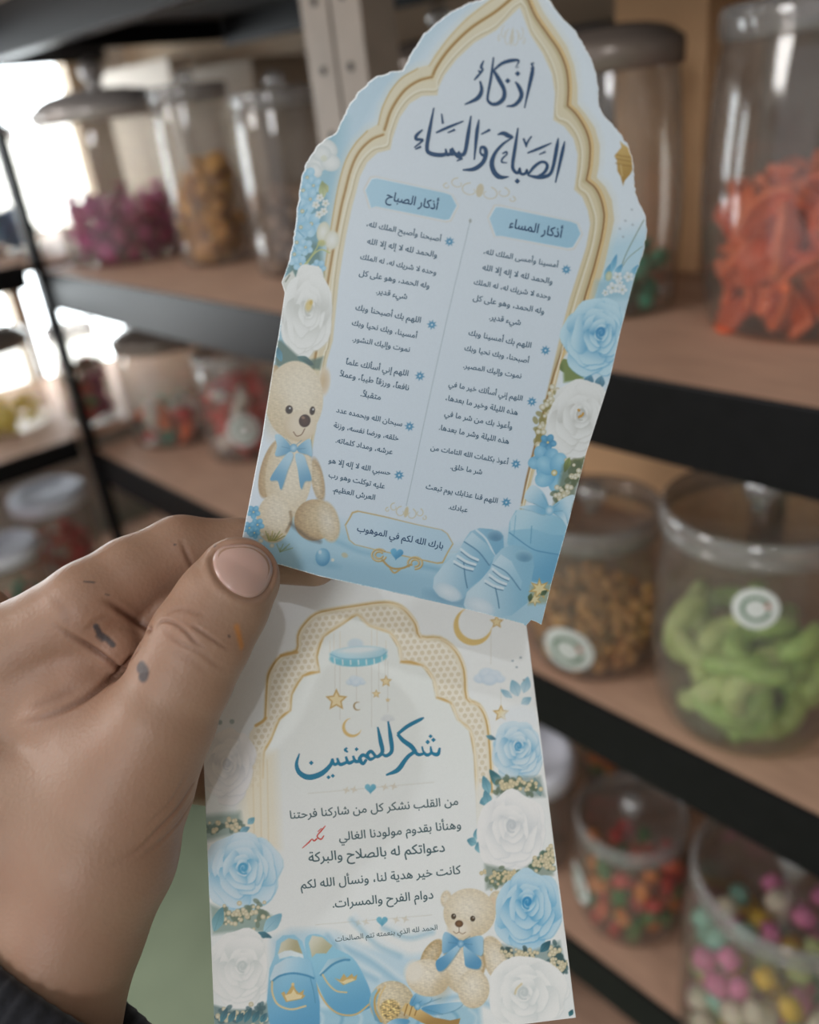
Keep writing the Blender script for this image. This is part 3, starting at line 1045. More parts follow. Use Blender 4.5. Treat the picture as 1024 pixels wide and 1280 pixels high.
# skin colour: base, flush, creases, ink and paint marks
SK = np.array(rgb(160, 130, 110)); FL = np.array(rgb(156, 115, 94)); CR = np.array(rgb(100, 64, 50)); INK = np.array(rgb(66, 62, 66)); OR = np.array(rgb(196, 128, 58))
def vnoise(P, s, seed):
    r = np.random.default_rng(seed)
    k = r.normal(size=(10, 3)) / s
    ph = r.random(10) * 6.28
    return np.sin(P @ k.T + ph).mean(1)


colr = np.tile(SK, (nv, 1))
fl = np.clip(0.25 + 0.6 * vnoise(co, 9.0, 1) + 0.25 * vnoise(co, 2.5, 2), 0, 1)
for (u, v, rad, amt) in ((150, 780, 20, 0.9), (90, 840, 22, 0.7), (330, 690, 12, 0.9), (200, 740, 14, 0.7), (225, 1020, 22, 0.7), (290, 640, 12, 0.4), (110, 815, 14, 0.6)):
    p = on_hand(u, v)[0]
    if p is not None:
        fl = np.maximum(fl, amt * np.exp(-((co - p) ** 2).sum(1) / rad ** 2))
colr += (FL - SK) * fl[:, None] * 0.8
colr += (CR - colr) * (red * 0.75)[:, None]


def mark(pts, r, c, amt, soft=0.3):
    global colr
    ln = skin_line(pts, 6) if len(pts) > 1 else np.array([on_hand(*pts[0])[0]])
    d = dist_to(ln, co)
    a = np.clip((r - d) / soft, 0, 1) * amt
    colr = colr + (np.array(c) - colr) * a[:, None]


mark([(120, 783), (125, 792), (134, 799), (141, 806)], 1.05, INK, 0.92, 0.5)
mark([(122, 795), (128, 800)], 0.9, INK, 0.7, 0.6)
mark([(176, 834), (180, 840), (179, 845)], 2.1, INK, 0.9, 0.9)
mark([(269, 684), (270, 683)], 0.7, INK, 0.9, 0.4)
mark([(218, 681), (219, 681)], 0.45, INK, 0.8, 0.3)
mark([(106, 727), (118, 728)], 0.45, INK, 0.75, 0.3)
mark([(132, 743), (136, 744)], 0.4, INK, 0.6, 0.3)
mark([(286, 795), (287, 796)], 0.5, INK, 0.7, 0.3)
mark([(296, 784), (299, 795), (302, 808)], 1.4, OR, 0.75, 1.3)
me2.vertices.foreach_set('co', to_world(co).astype(np.float32).ravel())
at = me2.color_attributes.new('skin', 'FLOAT_COLOR', 'POINT')
at.data.foreach_set('color', np.concatenate([np.clip(colr, 0, 1), np.ones((nv, 1))], 1).astype(np.float32).ravel())
me2.polygons.foreach_set('use_smooth', [True] * len(me2.polygons))
me2.update()

M_skin, nt, bs = node_mat('skin')
a = nt.nodes.new('ShaderNodeVertexColor'); a.layer_name = 'skin'
nt.links.new(a.outputs['Color'], bs.inputs['Base Color'])
bs.inputs['Roughness'].default_value = 0.48
bs.inputs['Specular IOR Level'].default_value = 0.4
bs.inputs['Subsurface Weight'].default_value = 0.18
bs.inputs['Subsurface Radius'].default_value = (1.0, 0.35, 0.2)
bs.inputs['Subsurface Scale'].default_value = 0.003
tc = nt.nodes.new('ShaderNodeTexCoord')
vo = nt.nodes.new('ShaderNodeTexVoronoi'); vo.inputs['Scale'].default_value = 900
n2 = nt.nodes.new('ShaderNodeTexNoise'); n2.inputs['Scale'].default_value = 260; n2.inputs['Detail'].default_value = 6
ad = nt.nodes.new('ShaderNodeMath'); ad.operation = 'ADD'
bp = nt.nodes.new('ShaderNodeBump'); bp.inputs['Strength'].default_value = 0.15; bp.inputs['Distance'].default_value = 0.0005
for n_ in (vo, n2):
    nt.links.new(tc.outputs['Object'], n_.inputs['Vector'])
nt.links.new(vo.outputs['Distance'], ad.inputs[0]); nt.links.new(n2.outputs['Fac'], ad.inputs[1])
nt.links.new(ad.outputs[0], bp.inputs['Height']); nt.links.new(bp.outputs['Normal'], bs.inputs['Normal'])
me2.materials.append(M_skin)
tag(person, 'left hand pinching two printed cards between thumb and fingers, ink marks on the skin', 'person')

# the thumbnail: a curved plate seated in its groove
def nail_plate():
    poly = catmull(NAIL, 4, True)
    cen = poly.mean(0)
    rows = []
    K = len(poly)
    V, F = [], []
    steps = 9
    for i in range(steps + 1):
        f = i / steps
        for p in poly:
            q = cen + (p - cen) * (f * 0.985)
            h, n_ = on_hand(*q)
            lift = 0.55 * (1 - f ** 3) + 0.12
            V.append(h + n_ * lift)
    V = np.array(V)
    # even the facets out
    for i in range(1, steps):
        r = V[i * K:(i + 1) * K]
        V[i * K:(i + 1) * K] = (r + np.roll(r, 1, 0) + np.roll(r, -1, 0)) / 3
    V[:K] = V[:K].mean(0)
    for i in range(steps):
        for k in range(K):
            k2 = (k + 1) % K
            F.append((i * K + k, (i + 1) * K + k, (i + 1) * K + k2, i * K + k2))
    # rim going down into the skin
    base = len(V)
    low = []
    for p in poly:
        h, n_ = on_hand(*p)
        low.append(h - n_ * 0.9)
    V = np.concatenate([V, np.array(low)])
    for k in range(K):
        k2 = (k + 1) % K
        F.append((steps * K + k, base + k, base + k2, steps * K + k2))
    return V, np.array(F)


NV, NF = nail_plate()
M_nail, nt, bs = node_mat('nail')
tc = nt.nodes.new('ShaderNodeTexCoord')
n2 = nt.nodes.new('ShaderNodeTexNoise'); n2.inputs['Scale'].default_value = 60
rp = nt.nodes.new('ShaderNodeValToRGB')
rp.color_ramp.elements[0].color = rgb(184, 150, 140) + (1,)
rp.color_ramp.elements[1].color = rgb(198, 166, 156) + (1,)
nt.links.new(tc.outputs['Object'], n2.inputs['Vector']); nt.links.new(n2.outputs['Fac'], rp.inputs['Fac']); nt.links.new(rp.outputs['Color'], bs.inputs['Base Color'])
bs.inputs['Roughness'].default_value = 0.28
bs.inputs['Subsurface Weight'].default_value = 0.15
bs.inputs['Subsurface Scale'].default_value = 0.002
nail = mesh_np('thumbnail', to_world(NV), NF, M_nail, person)
nail['label'] = 'pinkish thumbnail'

# the knitted cuff round the wrist
def cuff():
    ax = np.array([0.50, -0.76, 0.40]); ax /= np.linalg.norm(ax)
    c0 = eye_pt(72, 1250, 238)
    s1 = np.cross(ax, [0, 0, 1.0]); s1 /= np.linalg.norm(s1)
    s2 = np.cross(ax, s1)
    n, V, F = 180, [], []
    prof = [(-2, 27), (3, 28.5), (4.5, 31), (3.5, 33.5), (0, 34.5), (-6, 34), (-14, 34.5), (-24, 36), (-36, 38), (-60, 41), (-60, 38), (-30, 34), (-8, 30)]
    for t, r in prof:
        for k in range(n):
            a = 2 * PI * k / n
            rr = r + (0.7 * math.cos(45 * a) if r > 30 else 0)
            V.append(c0 + ax * t + (s1 * math.cos(a) * 1.08 + s2 * math.sin(a) * 0.92) * rr)
    m_ = len(prof)
    for i in range(m_):
        for k in range(n):
            F.append((i * n + k, i * n + (k + 1) % n, ((i + 1) % m_) * n + (k + 1) % n, ((i + 1) % m_) * n + k))
    return np.array(V), np.array(F)


M_knit, nt, bs = node_mat('black_knit')
tc = nt.nodes.new('ShaderNodeTexCoord')
wv = nt.nodes.new('ShaderNodeTexNoise'); wv.inputs['Scale'].default_value = 700
rp = nt.nodes.new('ShaderNodeValToRGB')
rp.color_ramp.elements[0].color = rgb(14, 15, 20) + (1,)
rp.color_ramp.elements[1].color = rgb(40, 42, 50) + (1,)
nt.links.new(tc.outputs['Object'], wv.inputs['Vector']); nt.links.new(wv.outputs['Fac'], rp.inputs['Fac']); nt.links.new(rp.outputs['Color'], bs.inputs['Base Color'])
bs.inputs['Roughness'].default_value = 0.95
bs.inputs['Sheen Weight'].default_value = 0.1
CV, CF = cuff()
sl = mesh_np('sleeve_cuff', to_world(CV), CF, M_knit, person)
sl['label'] = 'black ribbed knit sleeve cuff'

# ------------------------------------------------------------------ printed cards
# The artwork is drawn in image pixels and printed on the card by the camera's projective map
# (image pixels -> millimetres on the card); each card is a real sheet of stock with its print on the front.
class Sheet:
    def __init__(s, F, outline, pitch, cut_smooth=None):
        s.F = F
        s.out = np.array(outline, float)
        st = np.array([s.to_mm(*p) for p in s.out])
        s.out_mm = st
        lo, hi = st.min(0) - pitch, st.max(0) + pitch
        s.ni, s.nj = int((hi[0] - lo[0]) / pitch) + 1, int((hi[1] - lo[1]) / pitch) + 1
        I, Jx = np.meshgrid(np.arange(s.ni + 1), np.arange(s.nj + 1), indexing='ij')
        s.st = np.stack([lo[0] + I.ravel() * pitch, lo[1] + Jx.ravel() * pitch], 1)
        q = np.arange((s.ni + 1) * (s.nj + 1)).reshape(s.ni + 1, s.nj + 1)
        quads = np.stack([q[:-1, :-1].ravel(), q[1:, :-1].ravel(), q[1:, 1:].ravel(), q[:-1, 1:].ravel()], 1)
        cen = s.st[quads].mean(1)
        sd, _ = s.sdist(cen, st)
        quads = quads[sd < 0]
        used = np.unique(quads)
        re = -np.ones(len(s.st), np.int64)
        re[used] = np.arange(len(used))
        s.quads = re[quads]
        s.st = s.st[used]
        # rim loop: edges used once, snapped to the cut line
        e = np.concatenate([s.quads[:, [0, 1]], s.quads[:, [1, 2]], s.quads[:, [2, 3]], s.quads[:, [3, 0]]])
        key = np.sort(e, 1)
        u_, inv, cnt = np.unique(key, axis=0, return_inverse=True, return_counts=True)
        s.rim = e[cnt[inv.ravel()] == 1]
        rv = np.unique(s.rim)
        _, npt = s.sdist(s.st[rv], st)
        s.st[rv] = npt
        P = s.F['o'] + s.st[:, :1] * s.F['e1'] + s.st[:, 1:] * s.F['e2']
        s.U = 512 + FPX * P[:, 0] / P[:, 2]
        s.V = 640 + FPX * P[:, 1] / P[:, 2]
        s.n = len(s.U)
        s.C = np.full((s.n, 3), 240.0)
        s.lab = np.zeros(s.n, np.int32)
        s.names = ['']
        s.cur = 0
        r = np.random.default_rng(5)
        s.grain = r.normal(size=s.n)

    def to_mm(s, u, v):
        d = np.array([(u - 512.0) / FPX, (v - 640.0) / FPX, 1.0])
        P = d * ((s.F['o'] @ s.F['n']) / (d @ s.F['n']))
        q = P - s.F['o']
        return np.array([q @ s.F['e1'], q @ s.F['e2']])

    @staticmethod
    def sdist(P, poly):
        """signed distance to a closed outline, with the nearest outline point"""
        best = np.full(len(P), 1e9); near = np.zeros_like(P)
        ins = np.zeros(len(P), bool)
        for a, b in zip(poly, np.roll(poly, -1, 0)):
            ab = b - a
            t = np.clip(((P - a) @ ab) / (ab @ ab + 1e-12), 0, 1)
            q = a + t[:, None] * ab
            d = ((P - q) ** 2).sum(1)
            k = d < best
            best[k] = d[k]; near[k] = q[k]
            if a[1] != b[1]:
                c = (a[1] > P[:, 1]) != (b[1] > P[:, 1])
                xi = a[0] + (P[:, 1] - a[1]) / (b[1] - a[1]) * ab[0]
                ins ^= c & (P[:, 0] < xi)
        d = np.sqrt(best)
        return np.where(ins, -d, d), near

    def part(s, name):
        if name is None:
            s.cur = 0
        else:
            s.names.append(name)
            s.cur = len(s.names) - 1

    def box(s, u0, u1, v0, v1):
        return np.where((s.U > u0) & (s.U < u1) & (s.V > v0) & (s.V < v1))[0]

    def put(s, idx, col, a):
        if len(idx) == 0:
            return
        col = np.asarray(col, float)
        if col.ndim == 1:
            col = col[None, :]
        s.C[idx] += (col - s.C[idx]) * a[:, None]
        if s.cur:
            s.lab[idx[a > 0.5]] = s.cur

    def fill(s, poly, col, alpha=1.0, soft=1.0, col2=None, g0=None, g1=None, smooth=0, tex=0.0, clip=None):
        """filled shape; col2 with g0->g1 makes a two-ink blend"""
        P = np.array(poly, float)
        if smooth:
            P = catmull(P, smooth, True)
        m_ = soft + 1
        idx = s.box(P[:, 0].min() - m_, P[:, 0].max() + m_, P[:, 1].min() - m_, P[:, 1].max() + m_)
        if clip is not None:
            idx = idx[clip[idx]]
        if len(idx) == 0:
            return
        Q = np.stack([s.U[idx], s.V[idx]], 1)
        d, _ = s.sdist(Q, P)
        a = np.clip(0.5 - d / soft, 0, 1) * alpha
        c = np.array(col, float)[None, :]
        if col2 is not None:
            g0 = np.array(g0, float); g1 = np.array(g1, float)
            t = np.clip(((Q - g0) @ (g1 - g0)) / ((g1 - g0) @ (g1 - g0)), 0, 1)[:, None]
            t = t * t * (3 - 2 * t)
            c = c + (np.array(col2, float) - c) * t
        if tex:
            c = c * (1 + tex * s.fur(Q))[:, None]
        s.put(idx, c, a)

    def fur(s, Q):
        """short irregular nap"""
        u, v = Q[:, 0], Q[:, 1]
        r = np.random.default_rng(77)
        acc = np.zeros(len(u))
        for k in range(14):
            a = r.random() * 6.28
            f = 0.5 + 2.0 * r.random()
            acc += np.sin((u * math.cos(a) + v * math.sin(a)) * f + r.random() * 6.28 + 1.2 * np.sin(u * 0.31 + v * 0.27 + k))
        return acc / 3.0


    def line(s, pts, w, col, alpha=1.0, soft=0.9, smooth=6):
        P = np.array(pts, float)
        W = P[:, 2] if P.shape[1] > 2 else np.full(len(P), float(w))
        Q3 = np.column_stack([P[:, :2], W])
        if smooth and len(P) > 2:
            Q3 = catmull(Q3, smooth)
        m_ = Q3[:, 2].max() + soft + 1
        idx = s.box(Q3[:, 0].min() - m_, Q3[:, 0].max() + m_, Q3[:, 1].min() - m_, Q3[:, 1].max() + m_)
        if len(idx) == 0:
            return
        X = np.stack([s.U[idx], s.V[idx]], 1)
        best = np.full(len(idx), 1e9)
        for a, b in zip(Q3[:-1], Q3[1:]):
            ab = b[:2] - a[:2]
            t = np.clip(((X - a[:2]) @ ab) / (ab @ ab + 1e-12), 0, 1)
            d = np.sqrt(((X - a[:2] - t[:, None] * ab) ** 2).sum(1)) - (a[2] + (b[2] - a[2]) * t) / 2
            best = np.minimum(best, d)
        s.put(idx, col, np.clip(0.5 - best / soft, 0, 1) * alpha)

    def oval(s, cx, cy, rx, ry, col, rot=0.0, alpha=1.0, soft=1.0, edge=None, off=(0, 0), tex=0.0, power=1.5):
        """ellipse; edge colour blends in towards the outline, off shifts the bright centre"""
        R_ = max(rx, ry) + soft
        idx = s.box(cx - R_, cx + R_, cy - R_, cy + R_)
        if len(idx) == 0:
            return
        du, dv = s.U[idx] - cx, s.V[idx] - cy
        c_, s_ = math.cos(rot), math.sin(rot)
        x = du * c_ + dv * s_; y = -du * s_ + dv * c_
        q = np.sqrt((x / rx) ** 2 + (y / ry) ** 2)
        a = np.clip(0.5 - (q - 1) * min(rx, ry) / soft, 0, 1) * alpha
        c = np.array(col, float)[None, :]
        if edge is not None:
            q2 = np.sqrt(((x - off[0]) / rx) ** 2 + ((y - off[1]) / ry) ** 2)
            t = np.clip(q2 / (1 + math.hypot(off[0] / rx, off[1] / ry)), 0, 1)[:, None] ** power
            c = c + (np.array(edge, float) - c) * t
        if tex:
            c = c * (1 + tex * s.fur(np.stack([s.U[idx], s.V[idx]], 1)))[:, None]
        s.put(idx, c, a)

    # ---- motifs
    def rose(s, cx, cy, rx, ry, light, midc, dark, seed=0, rot=0.0, heart=(0, 0), alpha=1.0):
        r = np.random.default_rng(seed)
        L, M_, D = (np.array(c, float) for c in (light, midc, dark))
        def P(x, y):
            c_, s_ = math.cos(rot), math.sin(rot)
            X, Y = x * rx, y * ry
            return cx + X * c_ - Y * s_, cy + X * s_ + Y * c_
        layers = [(0.66, 0.48, 6), (0.56, 0.47, 5), (0.42, 0.41, 5), (0.29, 0.33, 4), (0.18, 0.25, 3), (0.09, 0.16, 3)]
        for li, (d, pr, n) in enumerate(layers):
            a0 = r.random() * 6.28
            order = list(range(n)); r.shuffle(order)
            f = li / 5.0
            hx, hy = heart[0] * f, heart[1] * f
            for k in order:
                a = a0 + 2 * PI * k / n + r.normal() * 0.12
                dd = d * (1 + 0.08 * r.normal())
                x, y = hx + dd * math.cos(a), hy + dd * math.sin(a)
                u, v = P(x, y)
                w = pr * (1 + 0.1 * r.normal())
                # wavy petal outline
                ph = r.random(2) * 6.28
                pts = []
                for j in range(22):
                    b = 2 * PI * j / 22
                    rr = w * (1 + 0.06 * math.sin(3 * b + ph[0]) + 0.05 * math.sin(5 * b + ph[1]))
                    ex, ey = rr * 0.80 * math.cos(b), rr * 1.15 * math.sin(b)
                    pts.append(P(x + ex * math.cos(a) - ey * math.sin(a), y + ex * math.sin(a) + ey * math.cos(a)))
                inn = P(x - math.cos(a) * w * 0.8, y - math.sin(a) * w * 0.8)
                outp = P(x + math.cos(a) * w * 0.75, y + math.sin(a) * w * 0.75)
                tone = 0.10 * r.normal()
                # thin darker edge line under the petal, then the petal itself
                s.fill([(p[0] + 0.02 * rx, p[1] + 0.03 * ry) for p in pts], D * 0.5 + M_ * 0.5, 0.55 * alpha, 2.2)
                s.fill(pts, D * (0.55 + 0.15 * f) + M_ * (0.45 - 0.15 * f), alpha, 1.3, L * (1 + 0.02 * tone), inn, outp)
        # folded heart
        hx, hy = heart
        for k in range(3):
            pts = []
            for j in range(16):
                t = j / 15
                a = 1.2 + 4.6 * t + k * 2.1
                rr = 0.16 * (1 - 0.28 * k) * (1 - 0.35 * t)
                u, v = P(hx + rr * math.cos(a), hy + rr * math.sin(a))
                pts.append((u, v, max(rx, ry) * (0.035 + 0.02 * math.sin(PI * t))))
            s.line(pts, 1, D, 0.85 * alpha, 1.2, 2)

    def bloom(s, cx, cy, r, light, dark, n=5, rot=0.3, heart=(240, 235, 200), squash=1.0):
        for k in range(n):
            a = rot + 2 * PI * k / n
            u, v = cx + 0.55 * r * math.cos(a) * squash, cy + 0.55 * r * math.sin(a)
            s.oval(u, v, 0.56 * r, 0.44 * r, light, a, 1.0, 1.0, dark, (0.22 * r, 0), power=1.2)
        s.oval(cx, cy, 0.16 * r, 0.16 * r, heart, 0, 1, 0.8, (190, 170, 90))

    def leaf(s, u0, v0, u1, v1, w, col, dark):
        a = np.array([u0, v0]); b = np.array([u1, v1]); n = np.array([-(b - a)[1], (b - a)[0]]); n = n / np.linalg.norm(n) * w
        pts = [a, a + (b - a) * 0.25 + n * 0.8, a + (b - a) * 0.55 + n, b, a + (b - a) * 0.5 - n, a + (b - a) * 0.2 - n * 0.7]
        s.fill(pts, col, 1, 1.0, dark, a, b, smooth=4)
        s.line([a, (a + b) / 2, b], 0.7, dark, 0.7)

    def sprays(s, pts, n, spread, seed, r0=1.6, back=(70, 105, 85), col=(240, 238, 226)):
        """baby's breath: dots of cream over dark green"""
        r = np.random.default_rng(seed)
        P = catmull(pts, 12)
        for k in range(n):
            p = P[r.integers(len(P))] + r.normal(size=2) * spread
            s.oval(p[0], p[1], r0 * 1.7, r0 * 1.1, back, r.random() * 3, 0.75, 1.2)
        for k in range(n):
            p = P[r.integers(len(P))] + r.normal(size=2) * spread
            rr = r0 * (0.7 + 0.6 * r.random())
            s.oval(p[0], p[1], rr, rr, col, 0, 1, 0.9, (196, 186, 150))

    def star(s, cx, cy, r, col, n=5, inner=0.45, rot=-PI / 2, edge=(200, 165, 95), alpha=1.0):
        pts = []
        for k in range(2 * n):
            rr = r if k % 2 == 0 else r * inner
            a = rot + PI * k / n
            pts.append((cx + rr * math.cos(a), cy + rr * math.sin(a)))
        s.fill(pts, edge, alpha, 1.2)
        s.fill([(cx + (p[0] - cx) * 0.72, cy + (p[1] - cy) * 0.72) for p in pts], col, alpha, 1.2)

    def heart(s, cx, cy, r, col, dark, rot=0.2):
        pts = []
        for k in range(40):
            t = 2 * PI * k / 40
            x = 16 * math.sin(t) ** 3 / 17; y = -(13 * math.cos(t) - 5 * math.cos(2 * t) - 2 * math.cos(3 * t) - math.cos(4 * t)) / 17
            pts.append((cx + r * (x * math.cos(rot) - y * math.sin(rot)), cy + r * (x * math.sin(rot) + y * math.cos(rot))))
        s.fill(pts, col, 1, 1.0, dark, (cx - r * 0.5, cy - r * 0.6), (cx + r * 0.6, cy + r))

    def scroll(s, cx, cy, w, h, col, rot=0.0, alpha=0.8, lw=1.2):
        """symmetrical curled ornament"""
        for sg in (-1, 1):
            for (a, b, r) in ((0.25, 0.1, 0.34), (0.62, -0.15, 0.26), (0.9, 0.15, 0.14)):
                pts = []
                for k in range(18):
                    t = k / 17
                    ang = -1.4 + 5.2 * t
                    rr = r * (1 - 0.62 * t)
                    x = sg * (a * w / 2 + rr * w * 0.4 * math.cos(ang)); y = b * h + rr * h * 1.3 * math.sin(ang)
                    pts.append((cx + x * math.cos(rot) - y * math.sin(rot), cy + x * math.sin(rot) + y * math.cos(rot), lw * (1 - 0.4 * t)))
                s.line(pts, 1, col, alpha, 0.9, 2)
        s.oval(cx, cy, 0.05 * w, 0.42 * h, col, rot, alpha, 1.0)

    def bow(s, loops, knot, kr, light, dark):
        for poly, g0, g1 in loops:
            s.fill([(p[0] + 0.8, p[1] + 1.2) for p in poly], np.array(dark) * 0.85, 0.5, 2.0, smooth=4)
            s.fill(poly, light, 1, 1.0, dark, g0, g1, smooth=4)
        for poly, g0, g1 in loops[:2]:
            a = np.array(g0, float); b = np.array(g1, float)
            for q in (-0.25, 0.2):
                n = np.array([-(b - a)[1], (b - a)[0]]) * q
                s.line([b + n * 0.3, (a + b) / 2 + n], 0.9, np.array(dark) * 0.85, 0.6)
        s.oval(knot[0], knot[1], kr, kr * 1.15, light, 0.2, 1, 1, dark)

    # ---- build the real sheet
    def build(s, name, label, cat, group, mm_thick, material, back_material, thing_parts):
        W3 = lambda st, h: to_world(s.F['o'] + st[:, :1] * s.F['e1'] + st[:, 1:] * s.F['e2'] + h * s.F['n'])
        lin = np.clip(s.C, 0, 255) / 255.0
        lin = np.where(lin <= 0.04045, lin / 12.92, ((lin + 0.055) / 1.055) ** 2.4)
        flab = np.max(s.lab[s.quads], axis=1)
        q0 = s.lab[s.quads]
        flab = np.where((q0 == flab[:, None]).sum(1) >= 2, flab, q0[:, 0])
        Fr = W3(s.st, 0.0)
        n = s.n
        # base: unlabelled faces, the cut edge and the plain back
        base_f = s.quads[flab == 0]
        rv = np.unique(s.rim)
        mp = -np.ones(n, np.int64); mp[rv] = np.arange(len(rv)) + n
        Bk = W3(s.st[rv], -mm_thick)
        side = np.stack([s.rim[:, 1], s.rim[:, 0], mp[s.rim[:, 0]], mp[s.rim[:, 1]]], 1)
        V = np.concatenate([Fr, Bk])
        F = np.concatenate([base_f, side])
        used = np.unique(F)
        re = -np.ones(len(V), np.int64); re[used] = np.arange(len(used))
        o = mesh_np(name, V[used], re[F], material, None, False)
        me = o.data
        cc = np.concatenate([lin, np.full((len(rv), 3), 0.80)])[used]
        a = me.color_attributes.new('ink', 'FLOAT_COLOR', 'POINT')
        a.data.foreach_set('color', np.concatenate([cc, np.ones((len(cc), 1))], 1).astype(np.float32).ravel())
        me.update()
        tag(o, label, cat, group)
        # plain back as one part
        nxt = {int(p): int(q) for p, q in s.rim}
        st0 = int(s.rim[0, 0]); loop = [st0]
        while nxt[loop[-1]] != st0 and len(loop) < len(nxt):
            loop.append(nxt[loop[-1]])
        lp = W3(s.st[loop[::-1]], -mm_thick)
        bm = bmesh.new()
        bm.faces.new([bm.verts.new(p) for p in lp])
        obj_from_bm('plain_back', bm, back_material, o)
        for i, nm in enumerate(s.names):
            if not i:
                continue
            f = s.quads[flab == i]
            if len(f) < 12:
                continue
            used = np.unique(f)
            re = -np.ones(n, np.int64); re[used] = np.arange(len(used))
            c = mesh_np(nm, Fr[used], re[f], material, o, False)
            a = c.data.color_attributes.new('ink', 'FLOAT_COLOR', 'POINT')
            a.data.foreach_set('color', np.concatenate([lin[used], np.ones((len(used), 1))], 1).astype(np.float32).ravel())
            if nm in thing_parts:
                c['label'] = thing_parts[nm]
        s.obj = o
        return o

    def place(s, P, h=0.04):
        """image pixel coordinates -> points just proud of the print (ink layer)"""
        st = np.array([s.to_mm(*p) for p in P])
        return to_world(s.F['o'] + st[:, :1] * s.F['e1'] + st[:, 1:] * s.F['e2'] + h * s.F['n'])


def print_mat(name, rough, coat):
    M, nt, b = node_mat(name)
    v = nt.nodes.new('ShaderNodeVertexColor'); v.layer_name = 'ink'
    nt.links.new(v.outputs['Color'], b.inputs['Base Color'])
    b.inputs['Roughness'].default_value = rough
    b.inputs['Specular IOR Level'].default_value = 0.5
    b.inputs['Coat Weight'].default_value = coat
    b.inputs['Coat Roughness'].default_value = 0.32
    b.inputs['Coat IOR'].default_value = 1.7
    tc = nt.nodes.new('ShaderNodeTexCoord')
    n_ = nt.nodes.new('ShaderNodeTexNoise'); n_.inputs['Scale'].default_value = 1500
    bp = nt.nodes.new('ShaderNodeBump'); bp.inputs['Strength'].default_value = 0.05; bp.inputs['Distance'].default_value = 0.0002
    nt.links.new(tc.outputs['Object'], n_.inputs['Vector']); nt.links.new(n_.outputs['Fac'], bp.inputs['Height']); nt.links.new(bp.outputs['Normal'], b.inputs['Normal'])
    return M


M_print = print_mat('printed_card', 0.42, 0.0)
M_gloss = print_mat('glossy_printed_card', 0.42, 0.15)
M_cardback = mat('card_back', rgb(226, 228, 230), 0.6, var=0.02)

# ---- writing: Arabic letters in their joined shapes
_F = {  # letter: (isolated, final, initial, medial)
    'ا': (0xFE8D, 0xFE8E), 'أ': (0xFE83, 0xFE84), 'إ': (0xFE87, 0xFE88), 'آ': (0xFE81, 0xFE82), 'ء': (0xFE80,), 'ؤ': (0xFE85, 0xFE86), 'ئ': (0xFE89, 0xFE8A, 0xFE8B, 0xFE8C),
    'ب': (0xFE8F, 0xFE90, 0xFE91, 0xFE92), 'ة': (0xFE93, 0xFE94), 'ت': (0xFE95, 0xFE96, 0xFE97, 0xFE98), 'ث': (0xFE99, 0xFE9A, 0xFE9B, 0xFE9C), 'ج': (0xFE9D, 0xFE9E, 0xFE9F, 0xFEA0),
    'ح': (0xFEA1, 0xFEA2, 0xFEA3, 0xFEA4), 'خ': (0xFEA5, 0xFEA6, 0xFEA7, 0xFEA8), 'د': (0xFEA9, 0xFEAA), 'ذ': (0xFEAB, 0xFEAC), 'ر': (0xFEAD, 0xFEAE), 'ز': (0xFEAF, 0xFEB0),
    'س': (0xFEB1, 0xFEB2, 0xFEB3, 0xFEB4), 'ش': (0xFEB5, 0xFEB6, 0xFEB7, 0xFEB8), 'ص': (0xFEB9, 0xFEBA, 0xFEBB, 0xFEBC), 'ض': (0xFEBD, 0xFEBE, 0xFEBF, 0xFEC0), 'ط': (0xFEC1, 0xFEC2, 0xFEC3, 0xFEC4),
    'ظ': (0xFEC5, 0xFEC6, 0xFEC7, 0xFEC8), 'ع': (0xFEC9, 0xFECA, 0xFECB, 0xFECC), 'غ': (0xFECD, 0xFECE, 0xFECF, 0xFED0), 'ف': (0xFED1, 0xFED2, 0xFED3, 0xFED4), 'ق': (0xFED5, 0xFED6, 0xFED7, 0xFED8),
    'ك': (0xFED9, 0xFEDA, 0xFEDB, 0xFEDC), 'ل': (0xFEDD, 0xFEDE, 0xFEDF, 0xFEE0), 'م': (0xFEE1, 0xFEE2, 0xFEE3, 0xFEE4), 'ن': (0xFEE5, 0xFEE6, 0xFEE7, 0xFEE8), 'ه': (0xFEE9, 0xFEEA, 0xFEEB, 0xFEEC),
    'و': (0xFEED, 0xFEEE), 'ى': (0xFEEF, 0xFEF0), 'ي': (0xFEF1, 0xFEF2, 0xFEF3, 0xFEF4)}
_LA = {'آ': 0xFEF5, 'أ': 0xFEF7, 'إ': 0xFEF9, 'ا': 0xFEFB}


def shape_arabic(t):
    """joined letter forms in visual (left to right) order"""
    out = []
    marks = 'ًٌٍَُِّْ'
    joins = lambda c: c in _F and len(_F[c]) == 4
    base = [i for i, c in enumerate(t) if c not in marks]
    prev_join = False
    k = 0
    while k < len(base):
        c = t[base[k]]
        nx = t[base[k + 1]] if k + 1 < len(base) else ' '
        tail = ''.join(x for x in t[base[k] + 1:(base[k + 1] if k + 1 < len(base) else len(t))] if x in marks)
        if c == 'ل' and nx in _LA:
            tail2 = ''.join(x for x in t[base[k + 1] + 1:(base[k + 2] if k + 2 < len(base) else len(t))] if x in marks)
            out.append(tail + tail2 + chr(_LA[nx] + (1 if prev_join else 0)) if False else chr(_LA[nx] + (1 if prev_join else 0)) + tail + tail2)
            prev_join = False
            k += 2
            continue
        if c in _F:
            f = _F[c]
            nj = nx in _F and len(_F[nx]) >= 2
            if len(f) == 4:
                g = f[3] if (prev_join and nj) else f[1] if prev_join else f[2] if nj else f[0]
                prev_join = nj
            else:
                g = f[1] if (prev_join and len(f) > 1) else f[0]
                prev_join = False
            out.append(chr(g) + tail)
        else:
            out.append(c)
            prev_join = False
        k += 1
    return ''.join(o[::-1] if len(o) > 1 and o[-1] in marks else o for o in out[::-1])


